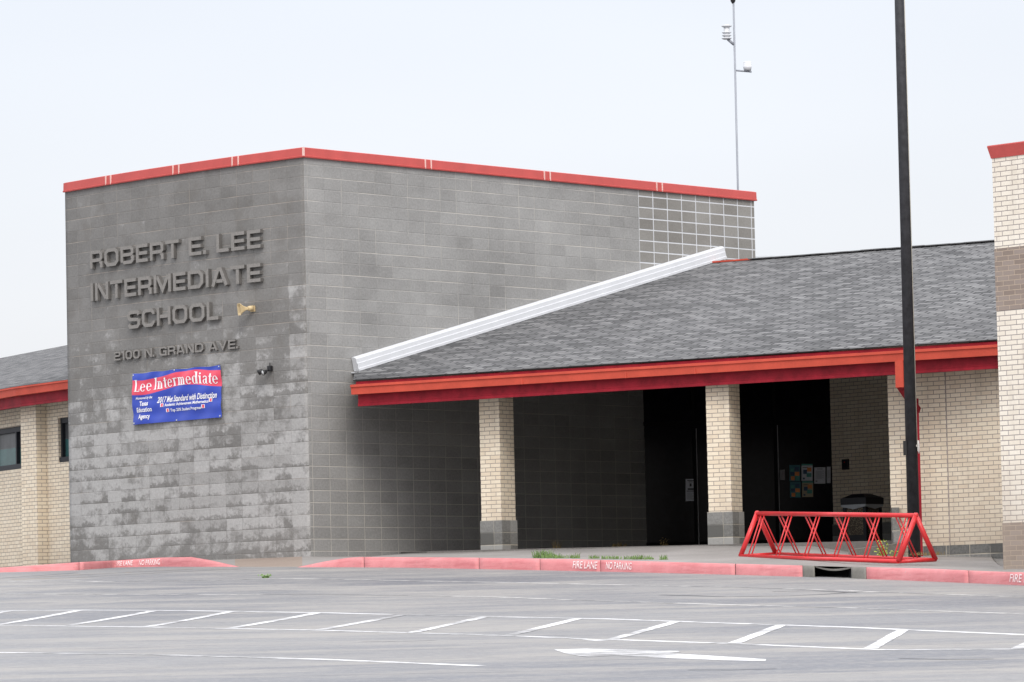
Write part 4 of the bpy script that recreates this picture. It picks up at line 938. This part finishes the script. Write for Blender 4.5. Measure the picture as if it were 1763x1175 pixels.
# ------------------------------------------------------------------ litter bin
BY = 74.5; bc = at_Y(1489, 945, BY); zf = slabz(BY); sc_ = BY/7500
bin_ = empty('litter_bin', (bc.x, BY+.3, zf), 'square black litter bin with pebbled panels against the shaded brick wall', 'litter bin')
c = Vector((bc.x, BY+.3, 0)); th = math.radians(40); e1_ = Vector((math.cos(th), -math.sin(th), 0)); e2_ = Vector((math.sin(th), math.cos(th), 0)); ax = Matrix((e1_, e2_, Vector((0, 0, 1)))).transposed()
w_ = .48; zt_ = at_Y(1489, 850, BY).z; Hb = zt_-zf
M_BIN = paint('black_bin_plastic', (.010, .011, .016), .45, .2)
m = MB()
for a in (-1, 1):
    for b in (-1, 1): m.box(c+e1_*a*(w_/2-.03)+e2_*b*(w_/2-.03)+Vector((0, 0, zf+Hb*.36)), (.06, .06, Hb*.72), ax)
m.box(c+Vector((0, 0, zf+.06)), (w_-.01, w_-.01, .12), ax); m.build('bin_frame', M_BIN, bin_)
t = NT('pebble_panel'); p_ = t.pos(); vo = t.n('ShaderNodeTexVoronoi', {'Vector': p_, 'Scale': 45.0}); M_PEB = t.fin(t.mix(t.rng(vo.outputs['Distance'], .1, .5), (.42, .36, .26), (.10, .08, .06)), .8, .3)
for nn in (e1_, -e1_, e2_, -e2_):
    m = MB(); s2 = nn.cross(Vector((0, 0, 1))); ax2 = Matrix((s2, nn, Vector((0, 0, 1)))).transposed(); m.box(c+nn*(w_/2-.035)+Vector((0, 0, zf+.12+Hb*.28)), (w_-.13, .03, Hb*.56), ax2); m.build('side_panel', M_PEB, bin_)
m = MB(); q = [c+e1_*a*(w_/2+.02)+e2_*b*(w_/2+.02) for a, b in ((-1, -1), (1, -1), (1, 1), (-1, 1))]
zz0 = zf+Hb*.74
for i in range(4):
    a, b = q[i], q[(i+1) % 4]; md = (a+b)/2
    m.face([(a.x, a.y, zz0), (md.x, md.y, zz0-.05), (b.x, b.y, zz0), (b.x, b.y, zz0+.045), (a.x, a.y, zz0+.045)])
m.build('bin_liner', paint('white_bag', (.42, .45, .48), .4), bin_)
m = MB(); m.box(c+Vector((0, 0, zf+Hb*.85)), (w_+.05, w_+.05, Hb*.14), ax)
a4 = [c+e1_*a*(w_/2+.02)+e2_*b*(w_/2+.02)+Vector((0, 0, zf+Hb*.92)) for a, b in ((-1, -1), (1, -1), (1, 1), (-1, 1))]; b4 = [c+e1_*a*(w_/2-.12)+e2_*b*(w_/2-.12)+Vector((0, 0, zf+Hb)) for a, b in ((-1, -1), (1, -1), (1, 1), (-1, 1))]
for i in range(4): m.face([a4[i], a4[(i+1) % 4], b4[(i+1) % 4], b4[i]])
m.face(b4); m.build('bin_lid', M_BIN, bin_)

# card reader on the recess wall
O_ = Vector((gR.x, GY-.04, 0)); dw = dd.normalized(); q = on_vplane(1457, 800, O_, dw); axw = Matrix((dw, sn, Vector((0, 0, 1)))).transposed()
cr_ = empty('door_intercom', q, 'small black door intercom on the shaded brick wall above the litter bin', 'intercom')
m = MB(); m.box(q+sn*.02, (.16, .04, .19), axw); m.build('housing', M_BIN, cr_, bevel=.006)
m = MB(); m.tube(q+sn*.04+Vector((0, 0, .04)), q+sn*.05+Vector((0, 0, .04)), .014, n=10); m.build('button', paint('red_button', (.5, .02, .02)), cr_)

# ------------------------------------------------------------------ papers on the glass
M_PAPER = paint('paper', (.50, .52, .56), .7, .04); M_PT = paint('poster_teal', (.02, .13, .16), .5); M_PD = paint('poster_navy', (.01, .05, .11), .5); M_PO = paint('poster_orange', (.62, .22, .05), .5); M_PG = paint('poster_green', (.05, .24, .20), .5); M_INK = paint('ink', (.05, .05, .06), .7); M_PCREAM = paint('poster_cream', (.34, .30, .20), .6)
def sheet(x0, y0, x1, y1, shapes, mats, label, grp=None, name='poster'):
    Yp = GY-.012; P = lambda x, y, k_=0: at_Y(x, y, Yp-.003*k_)
    m = MB(); a, b, c, d_ = (P(x0, y1), P(x1, y1), P(x1, y0), P(x0, y0)); m.face([a, b, c, d_]); bk_ = Vector((0, .004, 0)); m.face([d_+bk_, c+bk_, b+bk_, a+bk_])
    for p1, p2 in ((a, b), (b, c), (c, d_), (d_, a)): m.face([p1, p2, p2+bk_, p1+bk_])
    for k_, (fx0, fy0, fx1, fy1, mi) in enumerate(shapes):
        X = lambda f: x0+(x1-x0)*f; Y_ = lambda f: y0+(y1-y0)*f; lv = 1+k_*.25
        m.face([P(X(fx0), Y_(fy1), lv), P(X(fx1), Y_(fy1), lv), P(X(fx1), Y_(fy0), lv), P(X(fx0), Y_(fy0), lv)], mi=mi)
    return tag(m.build(name, mats, weld=False), label, 'poster' if name == 'poster' else 'notice', grp)
lines = lambda a, b, n, mi, x0=.12, x1=.88: [(x0, a+(b-a)*i/n, x1-(.2 if i % 3 == 2 else 0), a+(b-a)*i/n+.018, mi) for i in range(n)]
tealS = [(.08, .25, .45, .62, 1), (.1, .22, .42, .42, 4), (.5, .42, .92, .66, 2), (.15, .7, .5, .94, 2), (.55, .66, .95, .95, 4), (.5, .12, .9, .36, 1)]
sheet(1359, 801, 1377.5, 829, tealS, [M_PT, M_PD, M_PO, M_PAPER, M_PG], 'dark teal and orange poster on the glass door, above its twin', 'posters on the glass doors')
sheet(1360, 830, 1378.5, 857, tealS, [M_PT, M_PD, M_PO, M_PAPER, M_PG], 'dark teal and orange poster on the glass door, below its twin', 'posters on the glass doors')
whS = [(.0, .0, 1, .1, 4), (.1, .2, .6, .24, 5), (.5, .22, .9, .46, 2), (.15, .35, .5, .6, 1), (.45, .55, .9, .78, 4), (.12, .82, .3, .92, 1)]
sheet(1380, 799, 1399, 828, whS, [M_PAPER, M_PD, M_PO, M_PAPER, M_PG, M_INK], 'white poster with orange and teal squares on the glass door, upper one', 'posters on the glass doors')
sheet(1381, 829, 1400, 856, whS, [M_PCREAM, M_PD, M_PO, M_PAPER, M_PG, M_INK], 'cream poster with orange and teal squares on the glass door, lower one', 'posters on the glass doors')
M_GR = paint('grey_print', (.22, .23, .26), .7)
sheet(1402, 805, 1421, 833, [(.25, .08, .75, .12, 1)]+lines(.2, .72, 12, 2)+[(.12, .82, .28, .88, 1)], [M_PAPER, M_INK, M_GR], 'plain white printed letter taped to the glass beside the posters', 'posters on the glass doors', 'notice')
sheet(1423.5, 804, 1430, 832, lines(.2, .72, 12, 1), [M_PAPER, M_GR], 'white printed sheet half hidden at the edge of the brick recess wall', 'posters on the glass doors', 'notice')
sheet(1180.5, 825, 1197.5, 863, [(.15, .05, .85, .09, 1), (.3, .12, .7, .15, 1), (.4, .2, .6, .34, 1), (.2, .42, .8, .5, 1), (.1, .53, .85, .57, 1)]+lines(.62, .95, 8, 2), [M_PAPER, M_INK, M_GR], 'tall white notice on the dark glass left of the second brick column', None, 'notice')

# ------------------------------------------------------------------ stencilled words on the kerb
def kerb_text(s, tab, x0, x1, label, v0=.20, v1=.82):
    def f(u, v):
        F, T = kerb_pt(tab, u); h = T.z-F.z; prof_ = [(-.01, 0), (.035, .6), (.065, .88), (.13, 1.0)]
        y = -.02
        for (ya, ha), (yb, hb) in zip(prof_, prof_[1:]):
            if ha <= v <= hb: y = ya+(yb-ya)*(v-ha)/(hb-ha)
        Y = F.y+y; return Vector((F.x*Y/F.y, Y-.010, F.z+h*v+.006))
    m = map_text(s, f, M_STEN, 'x', None, x0, x1, v0, v1, .25, .004, full=(0, .70))
    return tag(m.build('kerb_lettering', M_STEN), label, 'painted lettering', 'stencilled words on the pink kerb')
for (a, tb, x0, x1, l) in (('FIRE LANE', KL, 198, 229, 'white stencilled FIRE LANE on the left kerb in front of the curved block wall'), ('NO PARKING', KL, 239, 276, 'white stencilled NO PARKING on the left kerb in front of the curved block wall'),
        ('FIRE LANE', KR, 986, 1029, 'white stencilled FIRE LANE on the kerb below the grass between the brick columns'), ('NO PARKING', KR, 1043, 1088, 'white stencilled NO PARKING on the kerb below the grass between the brick columns'),
        ('FIRE LANE', KR, 1738, 1792, 'white stencilled FIRE on the kerb at the right edge near the pale brick building')):
    kerb_text(a, tb, x0, x1, l)

# ------------------------------------------------------------------ weeds and grass
M_GRASS = paint('grass_green', (.17, .27, .09), .7, .35, .3, 20); M_DRY = paint('dry_weed', (.30, .22, .09), .8, .3); M_SPR = paint('bright_leaf', (.30, .38, .06), .6, .25)
def blades(m, c, rad, n, h, w=.006, lean=.5):
    for _ in range(n):
        a = random.uniform(0, 6.283); r = rad*math.sqrt(random.random()); b = c+Vector((math.cos(a)*r, math.sin(a)*r*.5, 0)); hh = h*random.uniform(.4, 1.1)
        t_ = random.uniform(0, 6.283); s2 = Vector((math.cos(t_), math.sin(t_), 0))*w; ln = Vector((random.uniform(-1, 1), random.uniform(-1, 1), 0))*hh*lean
        md = b+ln*.35+Vector((0, 0, hh*.6)); tp = b+ln+Vector((0, 0, hh)); m.face([b-s2, b+s2, md+s2*.7, md-s2*.7]); m.face([md-s2*.7, md+s2*.7, tp])
def gp(x, f):
    Wp, T, z = ground_pt(x, 1); Wp.z = z; return T.lerp(Wp, f)
m = MB()
for x, f, rad, n, h in ((934, .10, .17, 260, .15), (950, .10, .16, 140, .10), (970, .10, .15, 90, .07), (991, .11, .08, 70, .10), (1024, .12, .09, 60, .07), (1048, .12, .13, 90, .07), (1062, .12, .08, 50, .06), (1085, .13, .1, 70, .07), (1103, .13, .13, 110, .09), (1117, .13, .08, 50, .06), (1143, .14, .08, 70, .09)):
    blades(m, gp(x, f), rad, int(n*.65), h*.9)
tag(m.build('grass', M_GRASS, weld=False), 'row of short green grass growing along the joint behind the pink kerb', 'grass', kind='stuff')
def weed(c, spec, mat, label, leafy=0, lh=.22):
    m = MB()
    for rad, n, h, w in spec: blades(m, c, rad, n, h, w, .6)
    for _ in range(leafy):
        q = c+Vector((random.uniform(-.09, .09), random.uniform(-.05, .05), random.uniform(.02, lh))); a = Vector((random.uniform(-1, 1), random.uniform(-1, 1), random.uniform(-.3, .8))).normalized()*.035; b = a.orthogonal().normalized()*.016
        m.face([q, q+a*.5+b, q+a, q+a*.5-b])
    return tag(m.build('weed', mat, weld=False), label, 'weed', 'weeds in the paving cracks')
weed(at_Y(1066, 942, 76.0), [(.13, 60, .09, .006)], M_DRY, 'low yellowish weed at the foot of the dark wall, left of the glass front')
weed(at_Y(1143, 941, 76.5), [(.05, 18, .13, .006)], M_DRY, 'small reddish dry weed at the foot of the dark glass doors', 8, .15)
weed(at_Y(957, 945, 74.2), [(.10, 26, .17, .004)], M_DRY, 'thin dry stalks against the shaded block wall right of the first column')
weed(at_Y(1519, 957, 63.6), [(.05, 16, .12, .008)], M_SPR, 'bright yellow green sprout seen through the bike rack bars', 60)
weed(at_Y(1595, 956, 65.2), [(.28, 120, .06, .005)], M_DRY, 'pale dry grass clump at the foot of the dark pole')
weed(at_Y(1538, 958, 64.0), [(.06, 14, .07, .006)], M_SPR, 'tiny green weed right of the bright sprout behind the bike rack', 14, .08)
weed(on_lot(457, 995.5), [(.05, 60, .05, .008)], M_GRASS, 'lone green weed in the car park asphalt in front of the tan driveway', 14, .04)
# low edging stones by the recess
m = MB(); a, b = at_Y(1466, 951, 66.8), at_Y(1548, 940, 67.6); dv = (b-a); l = dv.length; dv.normalize(); n_ = Vector((-dv.y, dv.x, 0)).normalized(); 
m.box((a+b)/2-Vector((0, 0, .04)), (l, .12, .16), Matrix((dv, n_, dv.cross(n_))).transposed()); struct(m, 'path_edging', M_CURBC)
